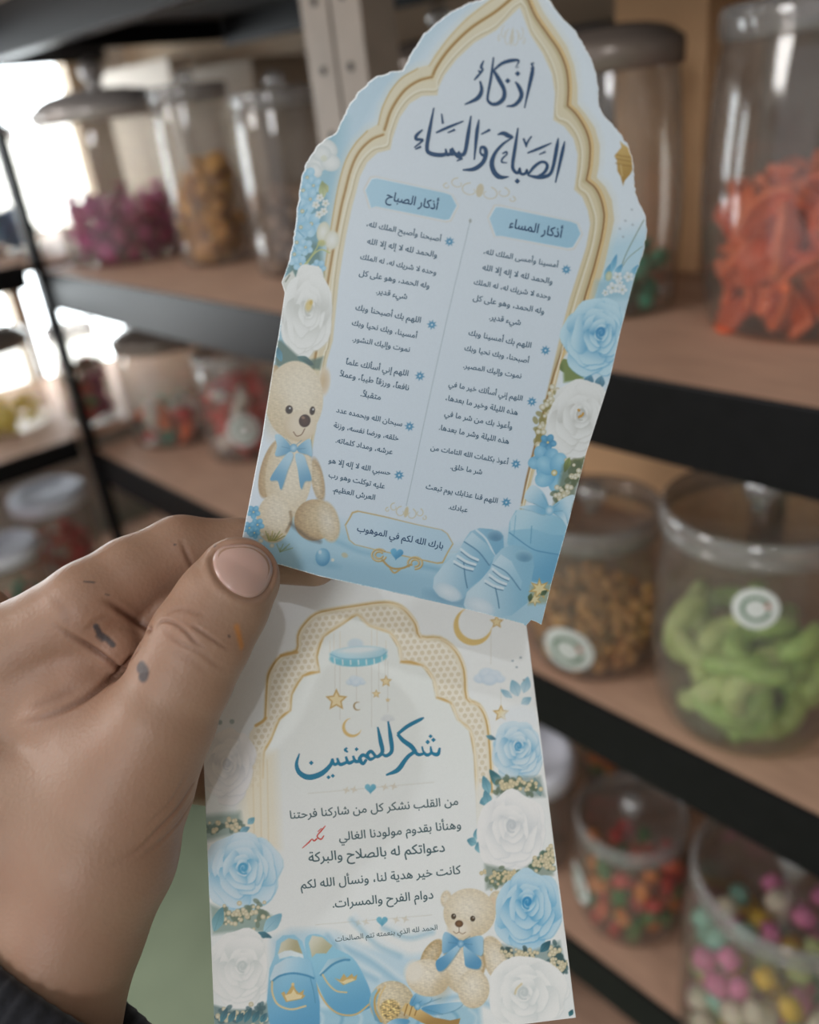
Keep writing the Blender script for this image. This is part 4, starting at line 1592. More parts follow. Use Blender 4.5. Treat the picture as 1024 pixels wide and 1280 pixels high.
def text_outline(txt, bold=0.0):
    """letter outlines as one clean filled shape: loops -> triangulation -> keep what any contour covers"""
    from mathutils.geometry import delaunay_2d_cdt
    V, F = [], []
    x = 0.0
    cu = bpy.data.curves.new('t', 'FONT')
    cu.body = shape_arabic(txt)
    cu.resolution_u = 3
    cu.fill_mode = 'NONE'
    ob = bpy.data.objects.new('t', cu)
    COL.objects.link(ob)
    dg = bpy.context.evaluated_depsgraph_get()
    me = bpy.data.meshes.new_from_object(ob.evaluated_get(dg))
    co_ = np.array([p.co[:2] for p in me.vertices])
    ed = np.array([e.vertices[:] for e in me.edges])
    bpy.data.objects.remove(ob)
    bpy.data.curves.remove(cu)
    bpy.data.meshes.remove(me)
    # loops are runs of consecutive vertices
    cut = [0]
    linked = {tuple(sorted(e)) for e in ed.tolist()}
    for k in range(1, len(co_)):
        if (k - 1, k) not in linked:
            cut.append(k)
    cut.append(len(co_))
    loops = [co_[a:b] for a, b in zip(cut[:-1], cut[1:]) if b - a > 2]
    area = lambda L: 0.5 * float((L[:, 0] * np.roll(L[:, 1], -1) - np.roll(L[:, 0], -1) * L[:, 1]).sum())
    ars = [area(L) for L in loops]
    sg = 1.0 if max(ars, key=abs) > 0 else -1.0
    out = []
    bb = [(L.min(0), L.max(0)) for L in loops]
    for i, L in enumerate(loops):
        d = np.roll(L, -1, 0) - np.roll(L, 1, 0)
        n = np.stack([d[:, 1], -d[:, 0]], 1) / (np.linalg.norm(d, axis=1)[:, None] + 1e-9)
        inside = any(k != i and (bb[k][0] <= bb[i][0]).all() and (bb[k][1] >= bb[i][1]).all() for k in range(len(loops)))
        s_ = sg if (inside or ars[i] * sg > 0) else -sg
        out.append(L + n * s_ * bold)
    # letters that touch are handled together, others apart
    boxes = [(L[:, 0].min(), L[:, 0].max()) for L in out]
    order = sorted(range(len(out)), key=lambda i: boxes[i][0])
    groups, hi = [], -1e9
    for i in order:
        if boxes[i][0] > hi + 0.01:
            groups.append([])
        groups[-1].append(i)
        hi = max(hi, boxes[i][1])
    for g_ in groups:
        pts, edges = [], []
        for i in g_:
            b = len(pts)
            pts += [Vector(p) for p in out[i]]
            edges += [(b + k, b + (k + 1) % len(out[i])) for k in range(len(out[i]))]
        vo, eo, fo, *_ = delaunay_2d_cdt(pts, edges, [], 0, 1e-5)
        vo = np.array([p[:] for p in vo])
        tri = np.array([list(f) for f in fo])
        cen = vo[tri].mean(1)
        wn = np.zeros(len(cen))
        for i in g_:
            L = out[i]
            M_ = np.roll(L, -1, 0)
            for a, b in zip(L, M_):
                if a[1] == b[1]:
                    continue
                up_ = (a[1] <= cen[:, 1]) & (b[1] > cen[:, 1])
                dn_ = (b[1] <= cen[:, 1]) & (a[1] > cen[:, 1])
                side = (b[0] - a[0]) * (cen[:, 1] - a[1]) - (cen[:, 0] - a[0]) * (b[1] - a[1])
                wn += (up_ & (side > 0)).astype(int) - (dn_ & (side < 0)).astype(int)
        keep = tri[np.abs(wn) > 0.5]
        base = sum(len(v) for v in V)
        V.append(vo)
        F += [tuple(int(q) + base for q in t) for t in keep]
    return np.concatenate(V), F


def print_text(sheet, name, lines, material, bold=0.02, tall=1.0, label=None):
    """lines: (text, right end of baseline, left end of baseline) in image coordinates"""
    V, F = [], []
    k = 0
    for txt, (u1, v1), (u0, v0) in lines:
        v, f = text_outline(txt, bold)
        x0, x1 = v[:, 0].min(), v[:, 0].max()
        sc = math.hypot(u1 - u0, v1 - v0) / (x1 - x0)
        d = np.array([u1 - u0, v1 - v0]) / math.hypot(u1 - u0, v1 - v0)
        up = np.array([d[1] + 0.10 * d[0] * 0, -d[0]])
        up = sheet.up_dir
        P = np.array([u0, v0]) + ((v[:, 0] - x0) * sc)[:, None] * d + (v[:, 1] * sc * tall)[:, None] * up
        V.append(sheet.place(P, 0.035))
        F += [tuple(i + k for i in q) for q in f]
        k += len(v)
    me = bpy.data.meshes.new(name)
    me.from_pydata(np.concatenate(V).tolist(), [], F)
    me.materials.append(material)
    o = bpy.data.objects.new(name, me)
    COL.objects.link(o)
    o.parent = sheet.obj
    if label:
        o['label'] = label
    return o


def pen_strokes(sheet, name, strokes, material, origin, scale, label=None, lift=0.05, w0=1.0):
    """calligraphy: each stroke a ribbon with its own swelling width; (x, y, width) in pixels of an enlarged image crop"""
    bm = bmesh.new()
    for si, st in enumerate(strokes):
        P = np.array(st, float)
        P[:, 0] = origin[0] + P[:, 0] / scale
        P[:, 1] = origin[1] + P[:, 1] / scale
        P[:, 2] = P[:, 2] / scale * w0
        if len(P) == 1:
            u, v, w = P[0]
            ring = [(u + w * 0.62, v), (u, v - w * 0.62), (u - w * 0.62, v), (u, v + w * 0.62)]
            bm.faces.new([bm.verts.new(p) for p in sheet.place(ring, lift + 0.002 * si)])
            continue
        Q = catmull(P, 8) if len(P) > 2 else np.array([P[0] + (P[1] - P[0]) * t for t in np.linspace(0, 1, 6)])
        T = np.gradient(Q[:, :2], axis=0)
        T /= np.linalg.norm(T, axis=1)[:, None] + 1e-9
        N_ = np.stack([-T[:, 1], T[:, 0]], 1)
        A = Q[:, :2] + N_ * Q[:, 2:3] / 2
        B = Q[:, :2] - N_ * Q[:, 2:3] / 2
        a = [bm.verts.new(p) for p in sheet.place(A, lift + 0.002 * si)]
        b = [bm.verts.new(p) for p in sheet.place(B, lift + 0.002 * si)]
        for i in range(len(a) - 1):
            bm.faces.new((a[i], a[i + 1], b[i + 1], b[i]))
    o = obj_from_bm(name, bm, material, sheet.obj)
    if label:
        o['label'] = label
    return o

# ================================================================== the upper card
UP_OUT = [(604, -1), (622, -12), (640, -20), (655, -24), (668, -18), (680, -8), (687.6, 0), (694, 11), (703, 22.5), (717, 36), (728, 51.7), (737, 69.6), (744, 87.6), (748, 108), (749, 132.5), (755, 144), (766, 155), (777.4, 168.5),
          (786.4, 184), (791, 202), (793, 224.6), (794, 240), (797.5, 248), (801, 257), (807.6, 271), (809, 290), (805, 313), (795, 341.6), (776, 412.7), (762, 476), (732.5, 567.5), (711, 652.5), (690, 727), (677, 781),
          (670, 777), (664, 775), (657, 783), (654, 780), (640, 776), (573, 759), (520, 747), (400, 720.5), (352, 706.5), (299, 693), (307.6, 648.5), (315, 610.5), (328, 544), (330.5, 526.7), (344.4, 440), (348, 420.6), (356, 366), (352, 353),
          (357, 340), (362, 324), (368, 293), (372.7, 254), (376.5, 223.5), (383, 203), (395.5, 183), (408, 172.7), (419.7, 166), (426, 152), (436, 132), (449, 114), (469, 96.5), (492, 89), (503.5, 87.6), (510, 76), (517.4, 61), (527.6, 46), (543, 30.5), (563, 15), (583.5, 5)]
# ragged scissor cut along the scalloped top
_r = np.random.default_rng(3)
_o = []
for _a, _b in zip(UP_OUT, UP_OUT[1:] + UP_OUT[:1]):
    _o.append(_a)
    _L = math.hypot(_b[0] - _a[0], _b[1] - _a[1])
    if min(_a[1], _b[1]) < 330 and _L > 6 and _L < 60:
        for _t in np.arange(4, _L - 2, 4):
            _q = np.array(_a) + (np.array(_b) - np.array(_a)) * _t / _L
            _o.append(tuple(_q + _r.normal(size=2) * 0.55))
S = Sheet(UP, _o, 0.20)
S.up_dir = np.array([0.205, -0.979])
white, pale = (236, 243, 250), (226, 237, 247)
S.fill([(280, -60), (830, -60), (830, 800), (280, 800)], (232, 241, 249))
# margins: watercolour blue to the left, paler to the right
S.fill([(290, -30), (640, -30), (560, 30), (480, 130), (415, 250), (395, 380), (380, 480), (300, 560)], (196, 221, 236), 1, 30)
S.fill([(345, 180), (430, 150), (420, 260), (395, 420), (340, 460)], (150, 196, 214), 0.9, 26)
S.fill([(745, 300), (830, 280), (770, 480), (715, 470)], (190, 224, 240), 0.9, 30)
# arch frame
AO = [(636, -14), (611, 1), (583, 22), (561, 46), (543, 69), (537, 81), (522, 85), (502, 96.5), (487, 114), (477, 135), (473, 155), (459, 163), (444, 178), (433.6, 195.5), (427, 216), (421, 243), (413, 290), (402.5, 358), (385, 447), (352, 660), (470, 690), (640, 690), (668, 590), (703, 450), (734, 402), (755, 335), (768, 275), (765, 250), (757, 234), (746, 222), (749, 205), (750, 182), (744, 160), (732, 142), (722, 130), (722, 108), (718, 82), (709, 58), (695, 37), (680, 16), (670, -4), (660, -16)]
AI = [(650, 9), (620, 38), (593.6, 53), (571, 74), (555.5, 94), (548, 110), (547, 119), (527.6, 120), (512, 129.5), (499.7, 147), (491, 172), (488, 187), (472, 191), (459, 203), (450, 221), (445, 241), (440, 259), (432, 297.5), (424, 347.5), (416, 426), (409, 450), (384, 600), (372, 668), (470, 690), (640, 690), (657, 600), (669, 551), (692, 456), (702, 412.7), (712, 374.6), (722.5, 341.6), (733, 308.6), (738, 280), (735, 263), (728, 246), (718, 237), (721, 215.6), (722.4, 193), (717, 173), (705.6, 158), (692, 150), (694, 117), (690, 92), (678.6, 67), (663, 43)]
DG = [(659, -4), (669.6, 20), (685, 42.7), (699, 63), (708, 85), (711, 108), (710, 132)]
DG2 = [(710, 132), (721, 143), (732.5, 162), (738, 182), (737, 207), (733.6, 225)]
DG3 = [(733.6, 225), (744, 234), (751, 247), (755, 263), (755.5, 275), (752, 298), (743, 334), (733, 367), (722.5, 402.5), (698, 452), (668, 560), (652, 628)]
S.part('printed_arch_frame')
S.fill([(u + (u - 560) * 0.012, v - 3) for u, v in AO], (236, 228, 205), 0.5, 14)
S.fill(AO, (233, 222, 194), 1, 1.5, (224, 208, 170), (420, 100), (700, 500))
S.line([(630, -8), (611, 3), (583, 25), (561, 48), (545, 70), (537, 82)], 2.0, (216, 192, 140), 0.8, 2.0)
for ln in ([(522, 86), (502, 98), (488, 115), (478, 136), (473, 156)], [(459, 164), (445, 179), (434, 197), (427, 217), (421, 243), (413, 290), (402.5, 358), (385, 447)]):
    S.line(ln, 2.0, (206, 178, 120), 0.85, 1.6)
for ln, w in (([(640, -2), (620, 14.5), (588.5, 35.5), (563, 60), (547, 82), (540, 97)], 3.2), ([(540, 96.5), (522.5, 101.6), (505, 114), (489.5, 137), (481, 162)], 3.0), ([(479, 168.5), (464, 175), (449, 190), (439, 211), (431, 241), (426, 262), (417, 310), (407, 370), (392, 460)], 2.6)):
    S.line(ln, w + 2.6, (214, 188, 132), 0.8, 2.5)
    S.line(ln, w, (166, 124, 62), 0.9, 1.3)
    S.line([(u + 2.4, v + 1.6) for u, v in ln], 1.3, (244, 232, 200), 0.8, 1.2)
for ln in (DG, DG2, DG3):
    S.line([(u - 3, v + 1) for u, v in ln], 5.0, (206, 190, 150), 0.9, 2.5)
    S.line([(u + 2.4, v - 1) for u, v in ln], 3.6, (226, 190, 128), 0.95, 1.6)
    S.line(ln, 3.0, (150, 106, 52), 0.95, 1.2)
    S.line([(u + 1.6, v - 0.5) for u, v in ln], 1.1, (248, 222, 170), 0.9, 1.0)
# fine inner mouldings
for k, (c, w, a) in enumerate((((176, 160, 120), 0.9, 0.8), ((246, 240, 222), 1.6, 0.9))):
    off = 5.0 + 3.0 * k
    cen = np.array([590.0, 330.0])
    S.line([tuple(np.array(p) + (np.array(p) - cen) / np.linalg.norm(np.array(p) - cen) * off) for p in AI[24:] + AI[:22]], w, c, a, 0.9, 3)
S.part(None)
S.cur = 0
idx_before = S.lab.copy()
S.fill(AI, (226, 234, 242), 1, 2.0, (220, 231, 242), (540, 80), (600, 640))
P_ = np.stack([S.U, S.V], 1)
_sub = S.box(360, 770, 0, 700)
_d, _ = S.sdist(P_[_sub], np.array(AI, float))
S.lab[_sub[_d < 0]] = 0
# lower part: powder blue table top
S.fill([(330, 640), (420, 655), (560, 690), (640, 668), (720, 640), (700, 800), (560, 790), (280, 740)], (178, 214, 232), 1, 26)
S.fill([(380, 690), (560, 722), (560, 760), (360, 722)], (160, 202, 224), 0.9, 14)
S.line([(420, 676), (452, 690), (475, 694)], 5, (120, 176, 206), 0.45, 6)
S.line([(520, 706), (548, 712)], 6, (110, 168, 200), 0.5, 6)
# header tablets
S.part('printed_heading_tablet')
T1 = [(457, 238), (461, 231), (465, 224), (471, 223), (556, 241), (564, 244), (571, 257), (566, 266), (562, 274), (556, 275), (470, 258), (464, 260), (460, 247)]
S.fill([(515 + (u - 515) * 1.05, 250 + (v - 250) * 1.12) for u, v in T1], (226, 222, 214), 0.9, 2)
S.fill([(515 + (u - 515) * 1.02, 250 + (v - 250) * 1.05) for u, v in T1], (236, 243, 250), 1, 1.2)
S.fill(T1, (180, 218, 238), 1, 1.5, (168, 210, 232), (470, 230), (560, 270))
S.part('printed_heading_tablet')
T2 = [(612, 273), (616, 266), (620, 259), (627, 259), (714, 277), (721, 280), (726, 292), (721, 301), (716, 309), (709, 310), (627, 295), (620, 295), (616, 284)]
S.fill([(669 + (u - 669) * 1.05, 285 + (v - 285) * 1.12) for u, v in T2], (226, 222, 214), 0.9, 2)
S.fill([(669 + (u - 669) * 1.02, 285 + (v - 285) * 1.05) for u, v in T2], (236, 243, 250), 1, 1.2)
S.fill(T2, (178, 216, 237), 1, 1.5, (164, 207, 230), (620, 262), (720, 305))
S.part(None)
# dividing rule and scrolls
S.line([(588, 276), (554, 420), (508, 632)], 0.9, (170, 186, 196), 0.9, 0.8)
S.oval(588, 276, 1.6, 2.4, (168, 172, 168))
S.part('printed_scroll')
S.scroll(600, 238, 92, 20, (212, 196, 160), 0.2, 0.8, 1.3)
S.part('printed_scroll')
S.scroll(640, 46, 34, 26, (216, 204, 176), 0.12, 0.7, 1.1)
S.part('printed_scroll')
S.scroll(508, 640, 52, 16, (214, 196, 150), 0.22, 0.8, 1.2)
# bullets
for (u, v) in ((562, 302), (540, 406), (525, 470), (512, 533), (499, 594), (708, 337), (682, 438), (665, 502), (645, 580), (633, 628)):
    S.part('printed_bullet_flower')
    S.star(u, v, 6.2, (80, 156, 196), 8, 0.52, 0.2, (54, 132, 176))
    S.oval(u, v, 1.2, 1.2, (226, 238, 246))
S.part(None)
# lantern, right shoulder
S.part('printed_gold_lantern')
S.fill([(775, 176), (777, 184), (772, 190), (768, 195), (771, 200), (772, 214), (776, 221), (779, 232), (781, 226), (788, 218), (791, 212), (790, 196), (785, 184), (779, 180)], (212, 178, 108), 1, 1.0, (176, 136, 62), (770, 180), (790, 230))
for k in (193, 198, 204):
    S.line([(770, k), (778, k + 2), (790, k + 4)], 1.1, (150, 112, 50), 0.9)
S.line([(776, 206), (778, 220)], 1.0, (240, 216, 160), 0.8)
# left flowers
BL, BM, BD = (186, 224, 242), (136, 194, 224), (70, 146, 188)
S.part('printed_white_flower')
for (u, v, rx, ry, ro) in ((408, 186, 15, 12, 0.6), (398, 203, 17, 12, -0.5), (413, 203, 13, 11, 0.3), (402, 192, 12, 10, 0), (394, 213, 10, 8, 0.9)):
    S.oval(u, v, rx, ry, (238, 240, 238), ro, 1, 2, (210, 218, 218), power=2.5)
S.oval(405, 198, 4, 4, (224, 226, 205), 0, 0.8, 2)
S.part('printed_blue_blossoms')
S.fill([(374, 222), (400, 230), (408, 250), (396, 330), (372, 350), (356, 345), (366, 290)], (106, 160, 178), 0.85, 8)
S.fill([(366, 300), (400, 305), (404, 345), (360, 350)], (88, 128, 120), 0.8, 8)
for (u, v, r, ro) in ((384, 222, 13, 0.3), (379, 238, 14, 1.1), (392, 232, 11, 0.6), (388, 249, 12, 0.1), (378, 264, 15, 0.9), (389, 280, 15, 0.4), (376, 284, 14, 1.2), (371, 303, 13, 0.2), (368, 318, 13, 0.7), (382, 309, 10, 0.5), (376, 330, 10, 0.1)):
    S.bloom(u, v, r, BL if r != 14 else (170, 214, 236), BM, 5, ro, (214, 232, 240), 0.8)
for (u0, v0, u1, v1) in ((376, 252, 372, 262), (372, 288, 380, 296), (384, 262, 380, 270), (366, 306, 370, 314)):
    S.line([(u0, v0), (u1, v1)], 1.2, BD, 0.7)
S.leaf(404, 248, 403, 226, 5, (200, 208, 160), (150, 168, 110))
S.leaf(410, 240, 403, 228, 4, (196, 202, 150), (146, 160, 100))
for (u, v) in ((395, 256), (407, 254), (405, 264), (399, 268), (400, 247)):
    S.bloom(u, v, 4.6, (240, 242, 238), (214, 220, 214), 5, 0.2, (206, 196, 140))
S.line([(381, 334), (392, 318), (402, 312), (412, 316)], 1.8, (186, 196, 130), 1)
S.line([(379, 333), (388, 322), (396, 310), (400, 300)], 1.6, (176, 188, 120), 1)
S.oval(404, 290, 8, 13, (240, 240, 232), 0.2, 1, 1.5, (214, 214, 190))
S.oval(415, 300, 9, 12, (242, 242, 236), 0.1, 1, 2.5, (222, 220, 200))
S.oval(402, 304, 5, 4, (196, 190, 110), 0, 0.8, 3)
S.bloom(398, 334, 9, (180, 220, 240), (120, 180, 212), 6, 0.2, (220, 236, 244))
S.part('printed_white_rose')
S.fill([(352, 350), (366, 338), (372, 352), (362, 372), (353, 364)], (228, 228, 220), 1, 2)
S.line([(357, 352), (362, 344)], 2, (110, 118, 96), 0.7)
S.rose(383, 392, 32, 58, (246, 246, 243), (234, 234, 230), (202, 204, 198), 19, 0.12, (0.08, -0.12))
S.oval(386, 382, 4, 7, (232, 206, 130), 0.2, 0.9, 3)
S.oval(389, 378, 2, 3, (214, 178, 80), 0.2, 0.9, 2)
S.part(None)
S.fill([(342, 424), (352, 426), (380, 452), (404, 446), (400, 462), (345, 458)], (92, 120, 108), 0.9, 4)
S.leaf(352, 452, 345, 432, 4, (96, 160, 182), (60, 120, 140))
S.leaf(372, 446, 392, 456, 5, (84, 132, 130), (56, 92, 92))
# teddy bear
FUR, FURS, FURD = (238, 226, 204), (220, 200, 166), (184, 152, 110)
S.part('printed_teddy_bear')
S.oval(405, 477, 8, 18, (214, 186, 146), 0.1, 0.9, 3, (236, 222, 200))
S.oval(341, 470, 10, 14, (220, 200, 168), 0.2, 1, 2, (190, 160, 118))
S.oval(340, 586, 14, 38, FURS, 0.28, 1, 1.5, FURD, (4, -6), 0.025, 2)
S.oval(397, 600, 8, 28, FURS, -0.18, 0.9, 2, FURD, (-2, 0), 0.05)
S.oval(361, 595, 29, 54, FUR, 0.10, 1, 1.5, FURS, (6, -4), 0.02, 2.2)
S.oval(393, 650, 25, 26, FURS, 0.35, 1, 1.5, FURD, (8, -8), 0.035, 1.6)
S.oval(410, 652, 14, 26, (232, 220, 200), -0.25, 1, 2.5, (214, 194, 160), tex=0.03)
S.oval(343, 648, 22, 31, FUR, 0.12, 1, 1.5, FURS, (3, -8), 0.025, 2)
S.line([(363, 640), (364, 652), (358, 664)], 3, (120, 92, 60), 0.6, 3)
S.line([(364, 655), (385, 672), (400, 677)], 4, (70, 62, 56), 0.55, 5)
S.oval(368, 500, 36, 49, FUR, 0.05, 1, 1.5, FURS, (8, -10), 0.02, 2.2)
S.oval(344, 520, 14, 26, FURS, 0.1, 0.55, 14, tex=0.03)
S.oval(375, 533, 20, 19, (234, 220, 198), 0.1, 1, 3, (216, 194, 160), (3, -4), power=3)
S.oval(381, 526, 7.2, 8, (84, 56, 44), 0.3, 1, 1.2, (52, 34, 30))
S.oval(379, 522, 2.4, 1.8, (170, 136, 112), 0.3, 0.8, 1.5)
S.line([(367, 540), (371, 545), (377, 543), (381, 536)], 1.2, (120, 90, 68), 0.9)
for (u, v, rx) in ((361.5, 512, 4.6), (390.5, 513.5, 3.4)):
    S.oval(u, v, rx, 5.4, (40, 32, 30), 0.15, 1, 1, (70, 56, 46))
    S.oval(u + 1, v - 1.8, 1.2, 1.2, (230, 230, 230), 0, 1, 0.8)
S.part('printed_bow')
q = lambda L: [(300 + a / 3.938, 420 + b / 3.938) for a, b in L]
S.bow([(q([(172, 490), (200, 488), (248, 540), (240, 575), (175, 590), (182, 540)]), (344, 548), (366, 560)), (q([(285, 545), (340, 505), (352, 540), (353, 590), (330, 582), (288, 570)]), (390, 550), (368, 560)),
       (q([(240, 572), (200, 620), (148, 705), (185, 712), (203, 755), (235, 660), (262, 588)]), (362, 572), (345, 602)), (q([(272, 582), (285, 660), (300, 752), (320, 715), (352, 706), (330, 630), (312, 585)]), (370, 572), (384, 604))],
      (367, 560), 4.6, (184, 218, 236), (112, 170, 204))
S.part('printed_corner_blossoms')
for (u, v, r) in ((317, 640, 8), (322, 656, 8), (312, 660, 8), (318, 666, 7)):
    S.bloom(u, v, r, (140, 204, 232), (84, 160, 204), 5, u, (220, 238, 246))
for k in range(9):
    S.line([(336 + k, 676), (332 + 3 * k, 664 + (k % 3) * 3)], 1.1, (184, 172, 96) if k % 2 else (140, 150, 90), 0.9)
for k in range(6):
    S.line([(350, 690), (346 + 4 * k, 680 + (k % 2) * 5)], 1.0, (150, 166, 120), 0.8)
for (u, v) in ((328, 668), (326, 676), (340, 682)):
    S.oval(u, v, 3, 2.6, (240, 236, 220), 0, 1, 1.2, (216, 206, 176))
S.part('printed_blue_ball')
S.oval(410, 706, 14, 4, (126, 178, 206), 0.2, 0.5, 5)
S.oval(403.6, 696.5, 9.2, 11.2, (160, 208, 232), 0.1, 1, 1.2, (74, 148, 192), (-2, -4), power=1.2)
S.oval(400, 690, 2, 2.6, (226, 240, 248), 0, 0.8, 2)
S.part(None)
S.oval(431, 694, 4, 3, (206, 196, 160), 0.4, 0.8, 2)
S.oval(416, 700, 2, 2, (230, 228, 214), 0, 0.9, 1.5)
# plaque
PQ = [(431, 656), (436, 648), (440, 640), (447, 638), (480, 645), (520, 655), (553, 662), (560, 667), (567, 680), (561, 690), (554, 704), (547, 705), (520, 699), (467, 687), (443, 681), (436, 675)]
S.part('printed_plaque')
S.fill(PQ, (206, 180, 124), 1, 1.2)
S.fill([(500 + (u - 500) * 0.978, 671 + (v - 671) * 0.94) for u, v in PQ], (208, 228, 242), 1, 1.0, (190, 218, 236), (450, 645), (540, 700))
S.part('printed_gold_scroll')
for sg, cx, cy in ((-1, 474, 694), (1, 519, 704)):
    for r in (7.5, 4.2):
        pts = [(cx + r * math.cos(a) * 1.2, cy + r * math.sin(a), 2.4) for a in np.linspace(0.4 + (2.2 if sg > 0 else 0), 5.6 + (2.2 if sg > 0 else 0), 14)]
        S.line(pts, 1, (190, 160, 100), 1, 1.0, 2)
        S.line([(p[0] - 0.5, p[1] - 0.6, 0.9) for p in pts], 1, (238, 222, 180), 0.9, 0.8, 2)
S.line([(478, 700), (486, 708), (494, 711), (504, 710), (513, 706)], 2.6, (190, 160, 100), 1)
S.line([(488, 711), (493, 716), (500, 712)], 2.2, (200, 172, 112), 1)
S.part('printed_blue_heart')
S.heart(496, 692, 8.6, (112, 186, 222), (64, 142, 190), 0.15)
S.part(None)
# right edge, top to bottom
for (u, v) in ((779, 296), (775, 286), (790, 262), (782, 276), (791, 281)):
    S.oval(u, v, 1.6, 1.2, (168, 180, 190), 0.6, 0.8, 1.2)
S.line([(775, 339), (784, 315), (805, 275)], 1.0, (120, 132, 110), 0.9)
S.line([(777, 335), (786, 322), (803, 308)], 0.9, (130, 142, 120), 0.8)
S.part('printed_blue_blossoms')
for (u0, v0, u1, v1) in ((763, 342, 771, 318), (769, 344, 778, 330), (788, 345, 800, 330), (756, 350, 763, 330)):
    S.leaf(u0, v0, u1, v1, 3.5, (152, 208, 232), (96, 166, 204))
S.fill([(746, 352), (790, 340), (785, 372), (742, 378)], (150, 196, 216), 0.7, 10)
S.oval(761, 345, 4, 6, (212, 218, 190), 0.2, 1, 2, (190, 198, 160))
for (u, v, r) in ((772, 346, 6), (766, 360, 7), (778, 362, 6), (786, 346, 6), (757, 366, 4), (775, 354, 4)):
    S.bloom(u, v, r, (238, 243, 244), (200, 216, 224), 5, u, (190, 200, 190))
S.part('printed_blue_rose')
S.leaf(716, 455, 700, 462, 10, (150, 166, 96), (104, 124, 70))
S.fill([(704, 450), (725, 452), (730, 474), (705, 478)], (128, 146, 84), 1, 4)
S.leaf(738, 468, 734, 486, 6, (96, 150, 176), (70, 116, 140))
S.leaf(752, 470, 748, 488, 6, (110, 160, 184), (70, 116, 140))
S.rose(744, 420, 40, 50, (200, 232, 246), (146, 204, 234), (64, 146, 196), 21, 0.25, (0.16, -0.12))
S.part('printed_white_rose')
S.sprays([(694, 482), (690, 500), (680, 520), (674, 545), (672, 560)], 26, 3.5, 31, 3.0, (150, 140, 80))
S.fill([(706, 556), (740, 560), (728, 600), (700, 596)], (116, 124, 84), 0.95, 6)
S.rose(722, 524, 38, 49, (244, 244, 242), (232, 232, 230), (196, 196, 190), 14, 0.2, (0.1, -0.15))
for k in range(7):
    S.oval(726 + 3 * math.cos(k * 1.7), 517 + 4.5 * math.sin(k * 2.3), 1.3, 1.6, (206, 156, 70), 0, 1, 1.0)
S.part('printed_blue_blossoms')
S.bloom(685, 553, 10, (110, 178, 214), (64, 140, 184), 5, 0.2)
S.bloom(681, 577, 19, (154, 208, 234), (96, 168, 210), 5, 0.5)
S.bloom(693, 591, 24, (166, 216, 238), (104, 176, 216), 5, 0.1, (244, 244, 230))
S.part(None)
S.fill([(704, 582), (726, 580), (716, 640), (690, 640)], (122, 134, 110), 0.85, 6)
S.sprays([(722, 584), (716, 600), (706, 616), (694, 624)], 26, 5, 33, 3.0, (96, 110, 80))
S.leaf(712, 572, 706, 590, 4, (150, 164, 96), (100, 116, 70))
# gift box
g = lambda L: [(520 + a / 3.765, 440 + b / 3.765) for a, b in L]
S.part('printed_gift_box')
S.fill(g([(440, 800), (470, 745), (600, 745), (712, 800), (705, 860), (690, 1000), (655, 1100), (545, 1080), (430, 900)]), (160, 208, 230), 1, 1.5, (112, 176, 210), (640, 650), (690, 730))
S.fill(g([(455, 860), (545, 915), (690, 960), (660, 1090), (545, 1070), (440, 900)]), (148, 200, 226), 1, 1.5, (104, 170, 206), (650, 680), (690, 720))
S.fill(g([(444, 790), (480, 742), (600, 742), (716, 800), (706, 862), (640, 860), (546, 830), (445, 840)]), (196, 226, 240), 1, 1.5, (150, 202, 226), (650, 640), (690, 670))
S.line(g([(440, 850), (545, 925), (620, 945), (690, 955)]), 1.4, (84, 150, 188), 0.9)
S.line(g([(545, 820), (540, 900)]), 1.2, (96, 160, 196), 0.8)
S.line(g([(470, 770), (462, 860)]), 1.0, (110, 172, 206), 0.7)
S.part('printed_gift_bow')
S.bow([(g([(625, 745), (575, 720), (512, 690), (530, 640), (560, 628), (605, 670)]), (659, 612), (685, 636)), (g([(635, 740), (690, 690), (745, 672), (735, 720), (715, 800), (680, 780)]), (712, 628), (690, 638)),
       (g([(620, 740), (560, 720), (485, 730), (540, 745), (600, 765)]), (650, 634), (682, 640)), (g([(640, 745), (690, 790), (715, 830), (700, 760), (660, 735)]), (706, 652), (690, 640))], (687, 638), 5.5, (208, 232, 244), (126, 188, 220))
# baby shoes
S.part('printed_baby_shoes')
for (dx, dy) in ((0, 0),):
    S.oval(575, 750, 40, 9, (96, 150, 184), 0.2, 0.5, 8)
S.fill(g([(80, 1110), (85, 1060), (130, 1000), (200, 940), (230, 880), (255, 845), (300, 828), (360, 834), (412, 865), (414, 920), (385, 970), (320, 1060), (255, 1110), (225, 1160), (170, 1176), (110, 1150)]), (206, 230, 243), 1, 1.3, (126, 182, 212), (545, 700), (620, 715))
S.oval(520 + 372 / 3.765, 440 + 864 / 3.765, 10, 7, (96, 146, 178), 0.15, 1, 1.5, (150, 196, 220), (2, 3))
S.line(g([(285, 838), (330, 880), (372, 960)]), 2.5, (222, 238, 247), 0.9)
S.fill(g([(228, 890), (265, 848), (330, 900), (374, 960), (345, 1002), (300, 940)]), (200, 226, 240), 1, 1.2, (150, 198, 222), (585, 668), (610, 700))
S.line(g([(228, 893), (295, 940), (345, 1003)]), 1.5, (84, 136, 170), 0.9)
S.line(g([(225, 992), (232, 1060), (242, 1110)]), 1.4, (74, 126, 160), 0.9)
S.oval(520 + 150 / 3.765, 440 + 1130 / 3.765, 18, 9.5, (230, 240, 247), 0.45, 1, 3, (206, 226, 238))
